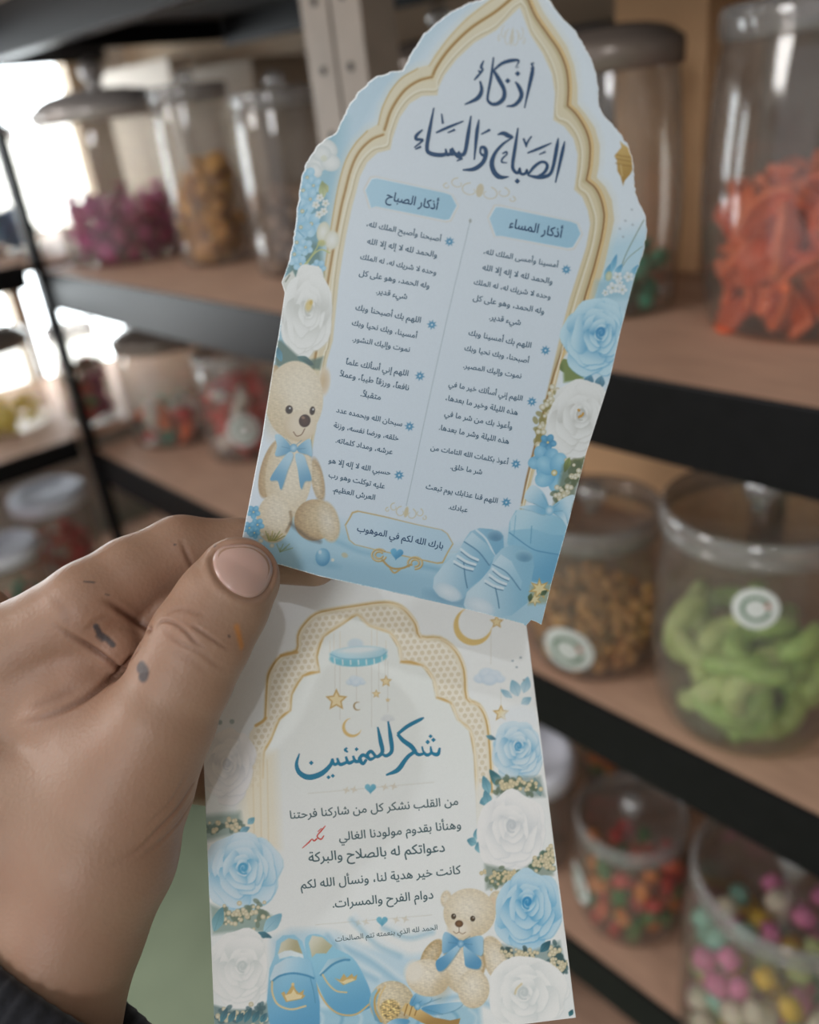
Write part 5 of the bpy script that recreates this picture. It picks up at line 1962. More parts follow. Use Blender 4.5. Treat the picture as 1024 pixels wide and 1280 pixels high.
for (a, b, c, d) in ((212, 928, 292, 978), (196, 960, 280, 1000), (180, 985, 268, 1022)):
    S.line(g([(a, b), ((a + c) / 2, (b + d) / 2 + 6), (c, d)]), 3.0, (226, 240, 248), 1, 1.2)
    S.line(g([(a, b + 12), ((a + c) / 2, (b + d) / 2 + 17), (c, d + 10)]), 1.0, (70, 116, 150), 0.9)
S.fill(g([(225, 1190), (240, 1130), (300, 1080), (350, 1020), (368, 965), (405, 925), (450, 908), (510, 915), (552, 950), (556, 1010), (540, 1100), (525, 1180), (450, 1240), (340, 1250), (250, 1240)]), (208, 231, 243), 1, 1.3, (140, 192, 218), (590, 735), (665, 735))
S.oval(520 + 508 / 3.765, 440 + 960 / 3.765, 11, 7.5, (104, 156, 186), 0.15, 1, 1.5, (160, 204, 224), (2, 3))
S.fill(g([(362, 1000), (400, 952), (450, 985), (500, 1080), (492, 1122), (440, 1050)]), (206, 230, 243), 1, 1.2, (160, 205, 227), (620, 695), (650, 730))
S.line(g([(362, 1000), (430, 1040), (492, 1120)]), 1.5, (84, 136, 170), 0.9)
S.line(g([(372, 1100), (385, 1160), (392, 1205)]), 1.4, (74, 126, 160), 0.9)
S.oval(520 + 300 / 3.765, 440 + 1195 / 3.765, 19, 10, (230, 240, 247), 0.4, 1, 3, (208, 227, 239))
for (a, b, c, d) in ((362, 1020, 436, 1068), (346, 1048, 424, 1092), (326, 1076, 410, 1112)):
    S.line(g([(a, b), ((a + c) / 2, (b + d) / 2 + 6), (c, d)]), 3.0, (226, 240, 248), 1, 1.2)
    S.line(g([(a, b + 12), ((a + c) / 2, (b + d) / 2 + 17), (c, d + 10)]), 1.0, (70, 116, 150), 0.9)
S.part('printed_gold_flower')
S.fill(g([(540, 1100), (640, 1090), (625, 1180), (530, 1190)]), (160, 170, 140), 0.8, 5)
S.star(520 + 582 / 3.765, 440 + 1115 / 3.765, 14, (240, 222, 170), 7, 0.45, 0.2, (206, 170, 96))
S.star(520 + 560 / 3.765, 440 + 1165 / 3.765, 9, (236, 222, 176), 6, 0.45, 0.5, (196, 170, 110))
S.leaf(664, 742, 662, 752, 3, (96, 120, 84), (60, 84, 60))
S.leaf(676, 744, 684, 738, 3, (96, 120, 84), (60, 84, 60))
S.part(None)
S.C = S.C * np.array([0.84, 0.86, 0.875])
# white torn fibre along the cut top edge, plus the thin bare left edge
_sub = np.arange(S.n)
_P = np.stack([S.U, S.V], 1)
_d, _ = S.sdist(_P, np.array(_o))
_w = np.where(S.V < 330, 1.9, np.where(S.U < 520, 1.3, 0.6))
_w = np.where((S.U > 690) & (S.V < 330), 1.0, _w)
S.put(np.arange(S.n), (244, 246, 247), np.clip((_w + 0.5 * S.grain * 0.5 + _d) / 0.8, 0, 1) * 0.9)
S.C = S.C * (1 + 0.006 * S.grain)[:, None]
upper = S.build('prayer_card', 'scalloped white and blue card of morning and evening prayers, held above the other card', 'card', None, 0.32, M_print, M_cardback,
                {'printed_teddy_bear': 'seated cream teddy bear print', 'printed_baby_shoes': 'pale blue baby shoes print', 'printed_gift_box': 'round blue gift box print', 'printed_arch_frame': 'cream and gold arch frame print'})

M_ink = mat('slate_ink', rgb(48, 84, 108), 0.5, var=0.03)
M_navy = mat('navy_ink', rgb(0, 58, 98), 0.5, var=0.05)
MORN = [
    [('أصبحنا وأصبح الملك لله،', (551, 302), (458, 282.5)), ('والحمد لله لا إله إلا الله', (546, 322), (458.6, 304.4)), ('وحده لا شريك له، له الملك', (545, 343.5), (450, 323.5)), ('وله الحمد، وهو على كل', (536.5, 360.5), (448.5, 344)), ('شيء قدير.', (508.6, 374), (470, 366.5))],
    [('اللهم بك أصبحنا وبك', (525.6, 403.5), (444, 387)), ('أمسينا، وبك نحيا وبك', (521, 423), (439.5, 406)), ('نموت وإليك النشور.', (512, 440), (440.3, 426))],
    [('اللهم إني أسألك علماً', (510, 470), (432, 455)), ('نافعاً، ورزقاً طيباً، وعملاً', (510.8, 488), (424.4, 470)), ('متقبلاً.', (475.7, 500), (450.6, 495))],
    [('سبحان الله وبحمده عدد', (502.4, 533), (420, 515)), ('خلقه، ورضا نفسه، وزنة', (498, 551), (416.8, 534)), ('عرشه، ومداد كلماته.', (490.5, 568), (419.4, 553))],
    [('حسبي الله لا إله إلا هو', (488, 594), (410.5, 578)), ('عليه توكلت وهو رب', (480.8, 611), (410.5, 596)), ('العرش العظيم.', (468.4, 625), (416, 614))]]
EVEN = [
    [('أمسينا وأمسى الملك لله،', (697.4, 334.7), (604.4, 317)), ('والحمد لله لا إله إلا الله', (690.3, 355.3), (602.7, 337)), ('وحده لا شريك له، له الملك', (688, 374), (592, 355)), ('وله الحمد، وهو على كل', (680, 392.5), (591, 375)), ('شيء قدير.', (650.6, 406.5), (611.5, 399))],
    [('اللهم بك أمسينا وبك', (663.6, 435), (585.4, 418.5)), ('أصبحنا، وبك نحيا وبك', (661, 454), (580.3, 437.5)), ('نموت وإليك المصير.', (651.4, 473), (579, 459.5))],
    [('اللهم إني أسألك خير ما في', (652.8, 501), (560.6, 482.5)), ('هذه الليلة وخير ما بعدها،', (647, 519), (557, 500)), ('وأعوذ بك من شر ما في', (640, 536.5), (555.3, 519.5)), ('هذه الليلة وشر ما بعدها.', (636, 555), (548.4, 537))],
    [('أعوذ بكلمات الله التامات من', (635, 580.5), (538, 562)), ('شر ما خلق.', (602.3, 593), (563, 585.5))],
    [('اللهم قنا عذابك يوم تبعث', (621.7, 629), (532, 610.5)), ('عبادك.', (584.3, 640.5), (560.6, 636))]]
for blk in MORN:
    print_text(S, 'printed_prayer', blk, M_ink)
for blk in EVEN:
    print_text(S, 'printed_prayer', blk, M_ink)
print_text(S, 'printed_heading', [('أذكار الصباح', (547, 262.5), (482, 249.5))], M_navy, 0.02, 1.15)
print_text(S, 'printed_heading', [('أذكار المساء', (702, 297.5), (636, 284.0))], M_navy, 0.02, 1.15)
print_text(S, 'printed_blessing', [('بارك الله لكم في الموهوب', (553.5, 686), (446, 663.5))], M_navy, 0.016, 1.05)

# the large brush-written title
TR = [  # right word and first line, image crop origin (600, 0), 4.452 crop pixels per image pixel
    [(296, 372, 9), (288, 420, 13), (268, 510, 9), (248, 602, 4)], [(303, 350, 3), (288, 356, 7), (296, 372, 5), (281, 380, 3)],
    [(196, 455, 5), (214, 478, 12), (231, 520, 14), (222, 555, 13), (190, 586, 11), (146, 592, 4)], [(210, 410, 15)], [(155, 450, 15)],
    [(218, 372, 2), (200, 376, 2), (216, 338, 7), (170, 338, 12), (120, 355, 10), (76, 392, 6)], [(76, 392, 8), (104, 440, 14), (134, 500, 13), (132, 545, 14), (104, 574, 13), (70, 580, 11), (46, 562, 9), (44, 530, 8), (62, 430, 9), (76, 318, 5)],
    [(472, 786, 4), (460, 840, 11), (440, 930, 9), (420, 1018, 4)], [(436, 768, 4), (428, 820, 12), (408, 925, 11), (390, 968, 11), (358, 984, 12), (318, 986, 12), (266, 976, 5)],
    [(266, 976, 6), (300, 930, 10), (340, 902, 9), (368, 908, 10), (374, 932, 11), (356, 962, 10), (322, 984, 9)], [(268, 974, 6), (262, 944, 6), (252, 966, 9), (228, 966, 9), (222, 936, 6), (212, 962, 10), (190, 950, 11), (182, 915, 11), (196, 820, 11), (212, 712, 5)],
    [(208, 1008, 15)], [(98, 750, 4), (130, 742, 13), (160, 756, 15), (186, 764, 6)], [(186, 764, 4), (130, 800, 8), (86, 850, 11), (66, 905, 15), (78, 955, 16), (110, 985, 15), (162, 984, 3)],
    [(124, 856, 4), (146, 846, 7), (150, 858, 5), (126, 882, 6), (122, 902, 6), (152, 906, 3)], [(264, 852, 5), (330, 826, 9), (398, 796, 4)], [(330, 860, 4), (366, 844, 7)], [(242, 770, 7), (256, 806, 7), (258, 820, 4)], [(256, 818, 5), (268, 786, 6), (288, 758, 5)]]
pen_strokes(S, 'printed_title', TR, M_navy, (600, 0), 4.452, 'dark blue brush-written title', w0=1.75)
TL = [  # left part, image crop origin (480, 0), 3.012 crop pixels per image pixel
    [(362, 305, 4), (368, 340, 8), (352, 370, 9), (304, 394, 3)], [(376, 228, 3), (366, 252, 6), (372, 264, 4), (352, 288, 5), (340, 302, 3)], [(372, 264, 4), (362, 272, 5), (356, 264, 3)],
    [(362, 578, 4), (366, 556, 6), (380, 558, 8), (384, 580, 9), (372, 612, 9), (340, 636, 9), (296, 640, 3)], [(384, 582, 6), (372, 584, 6), (362, 574, 4)], [(366, 506, 3), (400, 488, 6)],
    [(358, 450, 3), (350, 500, 8), (340, 602, 3)], [(328, 436, 3), (318, 500, 8), (306, 570, 8), (292, 584, 7), (278, 572, 7)], [(300, 578, 6), (282, 590, 8), (266, 576, 7), (256, 556, 4)],
    [(268, 578, 6), (254, 580, 7), (250, 560, 4)], [(252, 578, 7), (238, 582, 7), (232, 560, 4)], [(236, 580, 8), (212, 584, 9), (176, 578, 9), (162, 560, 8), (170, 500, 8), (188, 406, 3)],
    [(146, 488, 3), (124, 508, 7), (122, 524, 7), (146, 528, 5), (114, 556, 3)], [(118, 562, 3), (140, 552, 5)], [(196, 500, 4), (240, 480, 6), (300, 456, 3)], [(240, 500, 3), (268, 488, 5)], [(217, 428, 3), (222, 466, 5)], [(274, 606, 3), (296, 596, 5)]]
pen_strokes(S, 'printed_title', TL, M_navy, (480, 0), 3.012, 'dark blue brush-written title', w0=1.8)

# ================================================================== the lower card
LO_OUT = [(246, 737), (649, 707), (720, 1272), (270, 1328)]
T = Sheet(LO, LO_OUT, 0.21)
T.up_dir = np.array([-0.07, -0.995])
k6 = lambda L: [(240 + p[0] / 2.226, 720 + p[1] / 2.226) + tuple(p[2:]) for p in L]
k7 = lambda L: [(240 + p[0] / 2.1333, 960 + p[1] / 2.1333) + tuple(p[2:]) for p in L]
kb = lambda L: [(380 + p[0] / 3.938, 1080 + p[1] / 3.938) + tuple(p[2:]) for p in L]
ks = lambda L: [(250 + p[0] / 4.924, 1020 + p[1] / 4.924) + tuple(p[2:]) for p in L]
T.fill([(200, 690), (760, 690), (760, 1350), (200, 1350)], (240, 245, 246))
T.fill([(240, 700), (440, 700), (360, 800), (300, 950), (250, 980)], (236, 242, 250), 0.8, 30)
# lattice arch
LOUT = k6([(150, 600), (160, 440), (175, 415), (205, 395), (210, 300), (218, 262), (248, 222), (292, 206), (296, 165), (312, 135), (345, 105), (398, 92), (450, 84), (520, 74), (560, 76), (592, 92), (622, 130), (636, 168), (690, 172), (733, 205), (758, 260), (765, 338), (798, 358), (820, 400), (830, 480), (836, 600), (842, 760), (700, 760), (170, 760)])
LIN = k6([(196, 640), (200, 560), (203, 490), (222, 455), (245, 400), (276, 374), (280, 330), (310, 280), (356, 268), (350, 225), (368, 170), (420, 135), (459, 110), (490, 140), (548, 160), (574, 200), (580, 242), (640, 250), (670, 290), (680, 340), (718, 354), (738, 400), (772, 430), (785, 500), (790, 600), (796, 760), (700, 800), (200, 800)])
T.part('printed_lattice_arch')
T.fill(LOUT, (234, 226, 204), 1, 2.0, (240, 236, 222), (470, 760), (480, 1030))
_sub = T.box(290, 625, 745, 1060)
_P = np.stack([T.U[_sub], T.V[_sub]], 1)
_din, _ = T.sdist(_P, np.array(LIN))
_dout, _ = T.sdist(_P, np.array(LOUT))
_m = (_dout < -5) & (_din > 5) & (T.V[_sub] < 985)
_u, _v = _P[:, 0], _P[:, 1]
_w1 = 0.42
_l = [np.abs(((_u * math.cos(t) + _v * math.sin(t)) * _w1 / PI) % 1 - 0.5) for t in (0.45, 0.45 + PI / 3, 0.45 + 2 * PI / 3)]
_lat = np.minimum(np.minimum(_l[0], _l[1]), _l[2])
T.put(_sub, (212, 200, 170), _m * 0.55)
T.put(_sub, (246, 242, 230), np.clip((0.17 - _lat) / 0.09, 0, 1) * _m * 0.95)
for ring, off in ((LOUT[3:26], 0), (LIN[1:26], 0)):
    T.line(ring, 4.2, (222, 200, 148), 0.9, 3, 3)
    T.line([(p[0] - 0.6, p[1] + 0.6) for p in ring], 1.6, (196, 158, 84), 0.9, 1.4, 3)
    T.line([(p[0] + 1.6, p[1] + 1.6) for p in ring], 1.4, (250, 244, 224), 0.9, 1.2, 3)
for a in ([(205, 395), (196, 405), (178, 416)], [(248, 222), (272, 216), (292, 212)], [(222, 455), (210, 480)], [(245, 400), (260, 385), (276, 378)], [(310, 280), (330, 270), (356, 270)], [(580, 240), (610, 240), (640, 252)], [(680, 340), (700, 345), (718, 356)]):
    T.line(k6(a), 3.6, (206, 164, 84), 0.85, 1.8)
T.part(None)
T.fill(LIN, (234, 240, 238), 1, 3.0, (240, 246, 248), (450, 800), (480, 1150))
_sub = T.box(300, 620, 740, 1110)
_d, _ = T.sdist(np.stack([T.U[_sub], T.V[_sub]], 1), np.array(LIN))
T.lab[_sub[_d < 1]] = 0
T.fill([(330, 1000), (600, 985), (640, 1200), (300, 1240)], (238, 243, 244), 1, 30)
T.lab[T.box(250, 625, 1010, 1340)] = 0
# hanging mobile of clouds, stars and moons
T.part('printed_cloud_mobile')
for (x, y0, y1) in ((398, 235, 320), (412, 235, 400), (458, 250, 350), (500, 240, 420), (520, 240, 320), (538, 230, 280), (545, 235, 380)):
    T.line(k6([(x, y0), (x, y1)]), 0.7, (206, 206, 200), 0.8, 0.8)
for (x, y) in ((395, 160), (412, 155), (500, 150), (515, 150), (540, 180), (384, 180)):
    T.line(k6([(x, y), (x, y + 55)]), 0.7, (220, 214, 196), 0.8, 0.8)
def ov(x, y, rx, ry, *a, **k):
    u, v = k6([(x, y)])[0]
    T.oval(u, v, rx / 2.226, ry / 2.226, *a, **k)
ov(455, 190, 22, 16, (206, 226, 238), 0, 0.9, 3)
ov(463, 226, 80, 26, (120, 196, 216), -0.06, 1, 1.2)
for k in range(7):
    T.line(k6([(396 + 22 * k, 222), (398 + 22 * k, 246)]), 1.6, (232, 240, 240), 0.9)
ov(463, 214, 80, 19, (206, 230, 240), -0.06, 1, 1.2, (164, 210, 228))
ov(462, 205, 62, 8, (232, 242, 246), -0.06, 0.9, 3)
T.line(k6([(386, 218), (420, 230), (470, 231), (520, 226), (542, 212)]), 1.6, (126, 186, 208), 0.9)
def cloud(x, y, w, col=(222, 236, 246), dk=(190, 214, 232)):
    for (dx, dy, r) in ((-0.5, 0.1, 0.34), (-0.15, -0.16, 0.42), (0.25, -0.08, 0.38), (0.55, 0.12, 0.28), (0, 0.16, 0.42)):
        ov(x + dx * w, y + dy * w, r * w, r * w * 0.72, col, 0, 0.95, 2.5, dk, off=(0, -1.5), power=2.5)
cloud(456, 292, 32)
cloud(545, 395, 22, (226, 232, 234), (206, 214, 220))
def st6(x, y, r, **k):
    u, v = k6([(x, y)])[0]
    T.star(u, v, r / 2.226, (236, 220, 176), 5, 0.48, **k)
st6(402, 345, 32)
st6(540, 293, 17)
st6(513, 328, 12)
st6(545, 345, 6)
def moon(x, y, r, rot, col=(222, 192, 124), th=0.35):
    pts = []
    for a in np.linspace(rot, rot + 4.1, 20):
        w = math.sin((a - rot) / 4.1 * PI) * r * th + 0.6
        pts.append((x + r * math.cos(a), y + r * math.sin(a), w))
    pts = [(p[0], p[1], p[2] / 2.226) for p in pts]
    T.line(k6(pts), 1, col, 1, 1.1, 2)
moon(447, 420, 25, 0.35)
moon(462, 362, 11, 1.0, (160, 134, 84))
T.part('printed_cloud_and_moon')
moon(785, 135, 50, 0.15, (226, 198, 128))
st6(848, 128, 20)
cloud(828, 280, 52, (222, 236, 248), (196, 218, 236))
T.line(k6([(832, 150), (832, 245)]), 0.7, (214, 214, 206), 0.8)
T.line(k6([(860, 310), (860, 365)]), 0.7, (214, 214, 206), 0.8)
st6(860, 382, 24)
T.part(None)
# faint ornament lines with hearts
for (x0, y0, x1, y1, hx, hy, r) in ((310, 68, 645, 38, 476, 54, 7.5), (330, 418, 640, 392, 507, 408, 7.5)):
    T.line(k7([(x0, y0), ((x0 + x1) / 2, (y0 + y1) / 2), (x1, y1)]), 0.8, (212, 214, 206), 0.8)
    for sx in (-64, -44, 38, 62):
        p = k7([(hx + sx, hy - sx * 0.08)])[0]
        T.star(p[0], p[1], 5, (226, 222, 208), 4, 0.4, 0.3, (212, 206, 190), 0.7)
    T.part('printed_blue_heart')
    p = k7([(hx, hy)])[0]
    T.heart(p[0], p[1], r, (124, 194, 218), (84, 164, 196), 0.0)
    T.part(None)
# left column of flowers
T.fill([(300, 940), (345, 940), (350, 1060), (300, 1090)], (240, 232, 208), 0.7, 14)
for k in range(3):
    T.line([(316 + 9 * k, 950), (318 + 9 * k, 1060)], 1.6, (226, 212, 176), 0.6, 1.6)
T.part('printed_blue_blossoms')
for (u, v, r) in ((262, 905, 3), (275, 903, 3), (290, 902, 3)):
    T.oval(u, v, r, r, (170, 190, 196), 0, 0.9, 1.5)
T.fill([(252, 1020), (300, 1015), (305, 1042), (252, 1052)], (122, 150, 140), 0.7, 8)
T.sprays([(258, 1036), (280, 1034), (300, 1030)], 22, 4, 71, 2.6, (96, 120, 110), (226, 216, 190))
T.leaf(310, 1030, 318, 1022, 4, (150, 200, 214), (104, 164, 186))
T.leaf(300, 1040, 312, 1034, 4, (140, 192, 208), (96, 150, 176))
T.part('printed_white_rose')
T.rose(284, 955, 34, 46, (244, 244, 246), (232, 234, 238), (208, 212, 220), 61, 0.1)
T.part('printed_blue_rose')
T.rose(303, 1090, 44, 48, (212, 234, 248), (168, 214, 240), (70, 164, 210), 52, -0.1, (0.05, -0.1))
T.part('printed_greenery')
T.fill([(262, 1130), (290, 1140), (330, 1140), (350, 1150), (330, 1165), (290, 1165), (266, 1168)], (132, 160, 150), 0.8, 6)
T.sprays([(282, 1148), (305, 1142), (330, 1142)], 40, 6, 73, 2.6, (110, 130, 110), (230, 224, 200))
T.leaf(268, 1164, 278, 1134, 7, (130, 186, 198), (84, 146, 160))
T.leaf(330, 1165, 352, 1142, 8, (170, 212, 228), (124, 180, 204))
T.leaf(322, 1166, 340, 1172, 4, (60, 130, 150), (40, 100, 120))
T.part('printed_white_rose')
T.rose(303, 1210, 41, 48, (245, 247, 247), (234, 238, 238), (206, 216, 216), 63, 0.2, (0.0, -0.05))
T.part('printed_greenery')
T.fill([(266, 1256), (290, 1262), (320, 1262), (338, 1250), (345, 1320), (268, 1330)], (110, 140, 140), 0.9, 4)
T.sprays([(275, 1268), (300, 1268), (330, 1262), (320, 1300), (280, 1310)], 40, 6, 75, 2.6, (60, 100, 110), (226, 224, 206))
for k in range(6):
    T.leaf(276 + 10 * k, 1278, 284 + 10 * k, 1260 + 3 * (k % 3), 4, (70, 140, 156), (40, 96, 112))
T.part(None)
# cloth at the foot
T.part('printed_blue_cloth')
T.fill(ks([(440, 760), (560, 700), (700, 700), (840, 720), (1000, 800), (1300, 860), (1500, 840), (1560, 1000), (1540, 1500), (420, 1500)]), (196, 224, 240), 0.95, 12)
for (pts, w) in (([(420, 1180), (460, 1200), (500, 1230)], 7), ([(440, 1150), (470, 1180), (500, 1195)], 6), ([(410, 1170), (436, 1205), (470, 1225)], 6), ([(400, 1265), (440, 1270), (500, 1262)], 8), ([(540, 1250), (580, 1246), (630, 1262)], 8), ([(480, 1160), (510, 1172), (540, 1165)], 6)):
    T.line(pts, w, (136, 190, 218), 0.55, 7)
    T.line([(u + 4, v - 6) for u, v in pts], w * 0.7, (226, 240, 248), 0.6, 6)
T.fill([(370, 1262), (480, 1258), (600, 1256), (606, 1340), (360, 1340)], (160, 206, 228), 0.9, 8)
for k in range(9):
    T.line([(395 + 24 * k, 1262), (404 + 24 * k, 1272), (398 + 24 * k, 1290)], 3.5, (96, 164, 200) if k % 2 else (216, 234, 244), 0.6, 4)
# slippers
T.part('printed_baby_slippers')
T.fill(ks([(648, 780), (700, 735), (770, 745), (840, 830), (900, 900), (1000, 1000), (1050, 1100), (1050, 1180), (960, 1220), (860, 1200), (760, 1100), (700, 960), (655, 860)]), (142, 202, 230), 1, 1.5, (84, 158, 200), (385, 1180), (455, 1260), smooth=0)
T.fill(kb([(8, 420), (10, 360), (60, 345), (110, 365), (145, 410), (240, 460), (300, 560), (330, 640), (325, 690), (260, 742), (180, 748), (120, 700), (70, 600), (40, 520)]), (150, 208, 234), 1, 1.5, (94, 168, 210), (420, 1190), (440, 1268), smooth=4)
T.line(kb([(40, 540), (80, 640), (130, 710), (190, 742), (260, 738), (322, 690)]), 2.2, (214, 188, 128), 1)
T.fill(kb([(24, 390), (40, 352), (90, 360), (140, 402), (110, 440), (60, 440), (40, 460)]), (222, 222, 206), 1, 1.2, (186, 184, 150), (388, 1172), (410, 1190))
T.fill(kb([(75, 540), (120, 470), (200, 455), (222, 470), (190, 480), (130, 500), (92, 552)]), (196, 226, 240), 1, 1.2, (150, 200, 224), (400, 1190), (430, 1200))
T.line(kb([(84, 546), (140, 496), (190, 474), (224, 472)]), 2.6, (64, 142, 186), 0.9, 1.4)
T.line(kb([(92, 545), (120, 590), (160, 625), (210, 632)]), 2.0, (220, 202, 150), 1)
CRW = kb([(152, 562), (178, 570), (196, 540), (212, 560), (236, 540), (246, 556), (262, 545), (258, 570), (194, 596)])
T.fill(CRW, (206, 178, 112), 1, 1.2)
T.fill([(u + 0.6, v + 0.8) for u, v in kb([(166, 572), (188, 576), (206, 566), (236, 560), (250, 568), (200, 588)])], (238, 224, 180), 0.9, 1)
T.fill(ks([(425, 1260), (412, 1140), (428, 940), (460, 860), (470, 770), (510, 735), (580, 730), (630, 770), (660, 860), (690, 900), (712, 990), (738, 1150), (738, 1300), (700, 1400), (470, 1400)]), (156, 210, 236), 1, 1.5, (86, 162, 206), (345, 1190), (392, 1285))
T.fill(ks([(480, 850), (500, 780), (545, 752), (600, 765), (632, 850), (560, 830), (520, 836)]), (220, 218, 196), 1, 1.2, (180, 174, 136), (350, 1180), (372, 1188))
T.fill(ks([(480, 850), (520, 830), (560, 826), (634, 852), (640, 880), (560, 862), (490, 880)]), (226, 240, 246), 1, 1.5)
T.fill(ks([(430, 1000), (460, 920), (530, 876), (610, 866), (680, 890), (704, 1000), (660, 985), (570, 970), (490, 985), (440, 1025)]), (206, 230, 244), 1, 1.2, (150, 204, 232), (345, 1200), (385, 1215))
T.line(ks([(440, 1022), (490, 985), (570, 968), (650, 980), (700, 998)]), 2.4, (52, 136, 184), 0.9, 1.4)
T.line(ks([(444, 1020), (446, 1090), (480, 1160), (560, 1190), (650, 1170)]), 2.4, (222, 204, 156), 1)
T.line(ks([(680, 1000), (700, 1080), (710, 1150)]), 1.4, (80, 150, 190), 0.8)
CR2 = ks([(500, 1090), (518, 1080), (530, 1100), (556, 1060), (572, 1030), (590, 1070), (610, 1090), (640, 1070), (636, 1100), (650, 1105), (630, 1125), (530, 1145)])
T.fill(CR2, (206, 174, 106), 1, 1.2)
T.fill([(u + 0.5, v + 0.8) for u, v in ks([(520, 1100), (560, 1088), (574, 1062), (592, 1092), (628, 1100), (620, 1118), (535, 1134)])], (240, 226, 184), 0.85, 1)
T.oval(250 + 572 / 4.924, 1020 + 1036 / 4.924, 2, 2, (226, 200, 140))
# rattle
T.part('printed_rattle')
T.oval(490, 1254, 28, 28, (226, 216, 190), 0.2, 1, 1.5, (190, 176, 140), (-6, -8), 0.04)
T.oval(488, 1262, 13, 13, (202, 176, 116), 0.3, 0.9, 3, tex=0.2)
T.fill(kb([(325, 690), (330, 640), (356, 612), (368, 640), (352, 700), (376, 760), (390, 790), (350, 770)]), (150, 200, 222), 1, 1.5, (110, 166, 196), (462, 1240), (478, 1272))
T.line(kb([(372, 618), (350, 660), (352, 720), (380, 775)]), 2.6, (204, 172, 104), 1)
T.line(kb([(400, 600), (372, 660), (372, 720), (402, 780)]), 2.0, (226, 202, 148), 1)
T.fill(kb([(478, 720), (500, 684), (540, 695), (640, 755), (720, 770), (770, 760), (760, 800), (640, 810), (520, 750)]), (222, 194, 132), 1, 1.2, (170, 134, 74), (520, 1260), (530, 1285))
for k in (500, 525, 552):
    T.line(kb([(k - 6, 745), (k + 10, 692)]), 1.6, (160, 122, 62), 0.9)
T.part('printed_bow')
T.bow([(kb([(520, 690), (545, 640), (590, 628), (628, 660), (600, 690), (560, 700)]), (530, 1240), (516, 1256)), (kb([(600, 700), (660, 690), (780, 680), (740, 720), (640, 740), (580, 715)]), (575, 1255), (530, 1258)), (kb([(470, 760), (430, 770), (400, 800), (480, 800), (520, 770)]), (485, 1282), (505, 1270))], (522, 1258), 4, (172, 214, 236), (92, 162, 204))
# teddy bear
T.part('printed_teddy_bear')
F2, F2S, F2D = (238, 232, 216), (216, 202, 172), (190, 166, 122)
for (x, y, rx, ry) in ((700, 172, 26, 40), (945, 190, 38, 58)):
    u, v = kb([(x, y)])[0]
    T.oval(u, v, rx / 3.938, ry / 3.938, F2, 0.1, 1, 2, F2S, tex=0.03)
u, v = kb([(935, 195)])[0]
T.oval(u, v, 5.5, 9, (226, 206, 178), 0.1, 0.9, 3)
ob_ = lambda x, y, rx, ry, *a, **k: T.oval(*kb([(x, y)])[0], rx / 3.938, ry / 3.938, *a, **k)
ob_(945, 470, 62, 120, F2, -0.35, 1, 1.5, F2S, tex=0.03)
ob_(630, 440, 40, 80, F2S, 0.6, 1, 1.5, F2D, tex=0.05)
ob_(785, 500, 105, 140, F2, 0, 1, 1.5, F2S, tex=0.03)
T.line(kb([(882, 450), (890, 500), (880, 530)]), 3, (170, 140, 92), 0.6, 3)
ob_(610, 560, 108, 92, F2, 0.2, 1, 1.5, F2S, off=(-4, -4), tex=0.03)
ob_(680, 610, 40, 60, F2D, 0.3, 0.35, 10)
ob_(540, 530, 44, 56, (240, 236, 224), 0.2, 0.9, 6)
ob_(835, 615, 78, 96, F2, 0.05, 1, 1.5, F2S, off=(-2, -4), tex=0.03)
ob_(815, 242, 128, 122, F2, 0, 1, 1.5, F2S, off=(-2, -6), tex=0.025)
ob_(768, 318, 60, 46, (243, 238, 226), 0, 1, 4, (230, 218, 194))
ob_(764, 294, 20, 17, (136, 100, 66), 0, 1, 1, (90, 62, 40))
T.line(kb([(764, 310), (764, 336)]), 0.9, (130, 100, 70), 0.9)
T.line(kb([(736, 332), (750, 342), (764, 336), (780, 344), (796, 336)]), 0.9, (130, 100, 70), 0.8)
for (x, y) in ((737, 258), (831, 269)):
    ob_(x, y, 12, 14, (92, 74, 48), 0, 1, 1, (50, 40, 30))
    ob_(x + 3, y - 4, 3, 3, (230, 230, 230), 0, 1, 0.6)
T.part('printed_bow')
T.bow([(kb([(685, 350), (705, 335), (765, 375), (770, 400), (690, 440), (680, 400)]), (552, 1170), (572, 1178)), (kb([(780, 380), (870, 352), (882, 400), (870, 452), (790, 410)]), (600, 1172), (578, 1178)),
       (kb([(755, 400), (690, 450), (650, 480), (660, 525), (700, 510), (770, 410)]), (570, 1182), (550, 1206)), (kb([(785, 405), (790, 470), (800, 505), (860, 515), (870, 470), (810, 420)]), (580, 1182), (594, 1208))], kb([(772, 393)])[0], 4.2, (168, 210, 234), (88, 156, 200))
T.part(None)
# right column of flowers
T.part('printed_blue_blossoms')
for (u0, v0, u1, v1, w) in ((648, 870, 640, 850, 7), (655, 866, 660, 846, 6), (640, 872, 626, 862, 4), (652, 880, 664, 872, 5)):
    T.leaf(u0, v0, u1, v1, w, (196, 222, 234), (140, 188, 210))
for (u, v) in ((641, 826), (646, 834), (651, 822), (655, 850)):
    T.oval(u, v, 1.6, 1.3, (160, 176, 186), 0, 0.9, 1)
T.part('printed_blue_rose')
T.oval(650, 900, 24, 18, (232, 240, 246), 0, 0.8, 8)
T.rose(648, 938, 32, 36, (214, 234, 246), (172, 214, 236), (76, 158, 204), 81, 0.1, (0.0, -0.15))
T.part('printed_greenery')
T.leaf(608, 920, 620, 924, 3, (110, 164, 180), (70, 120, 140))
T.leaf(628, 985, 612, 962, 6, (84, 150, 162), (56, 112, 124))
T.leaf(676, 995, 668, 972, 5, (70, 140, 158), (46, 104, 120))
T.fill([(618, 972), (676, 970), (682, 996), (622, 998)], (150, 170, 168), 0.8, 5)
T.sprays([(624, 985), (645, 980), (670, 984)], 40, 4, 83, 2.4, (96, 116, 96), (232, 222, 190))
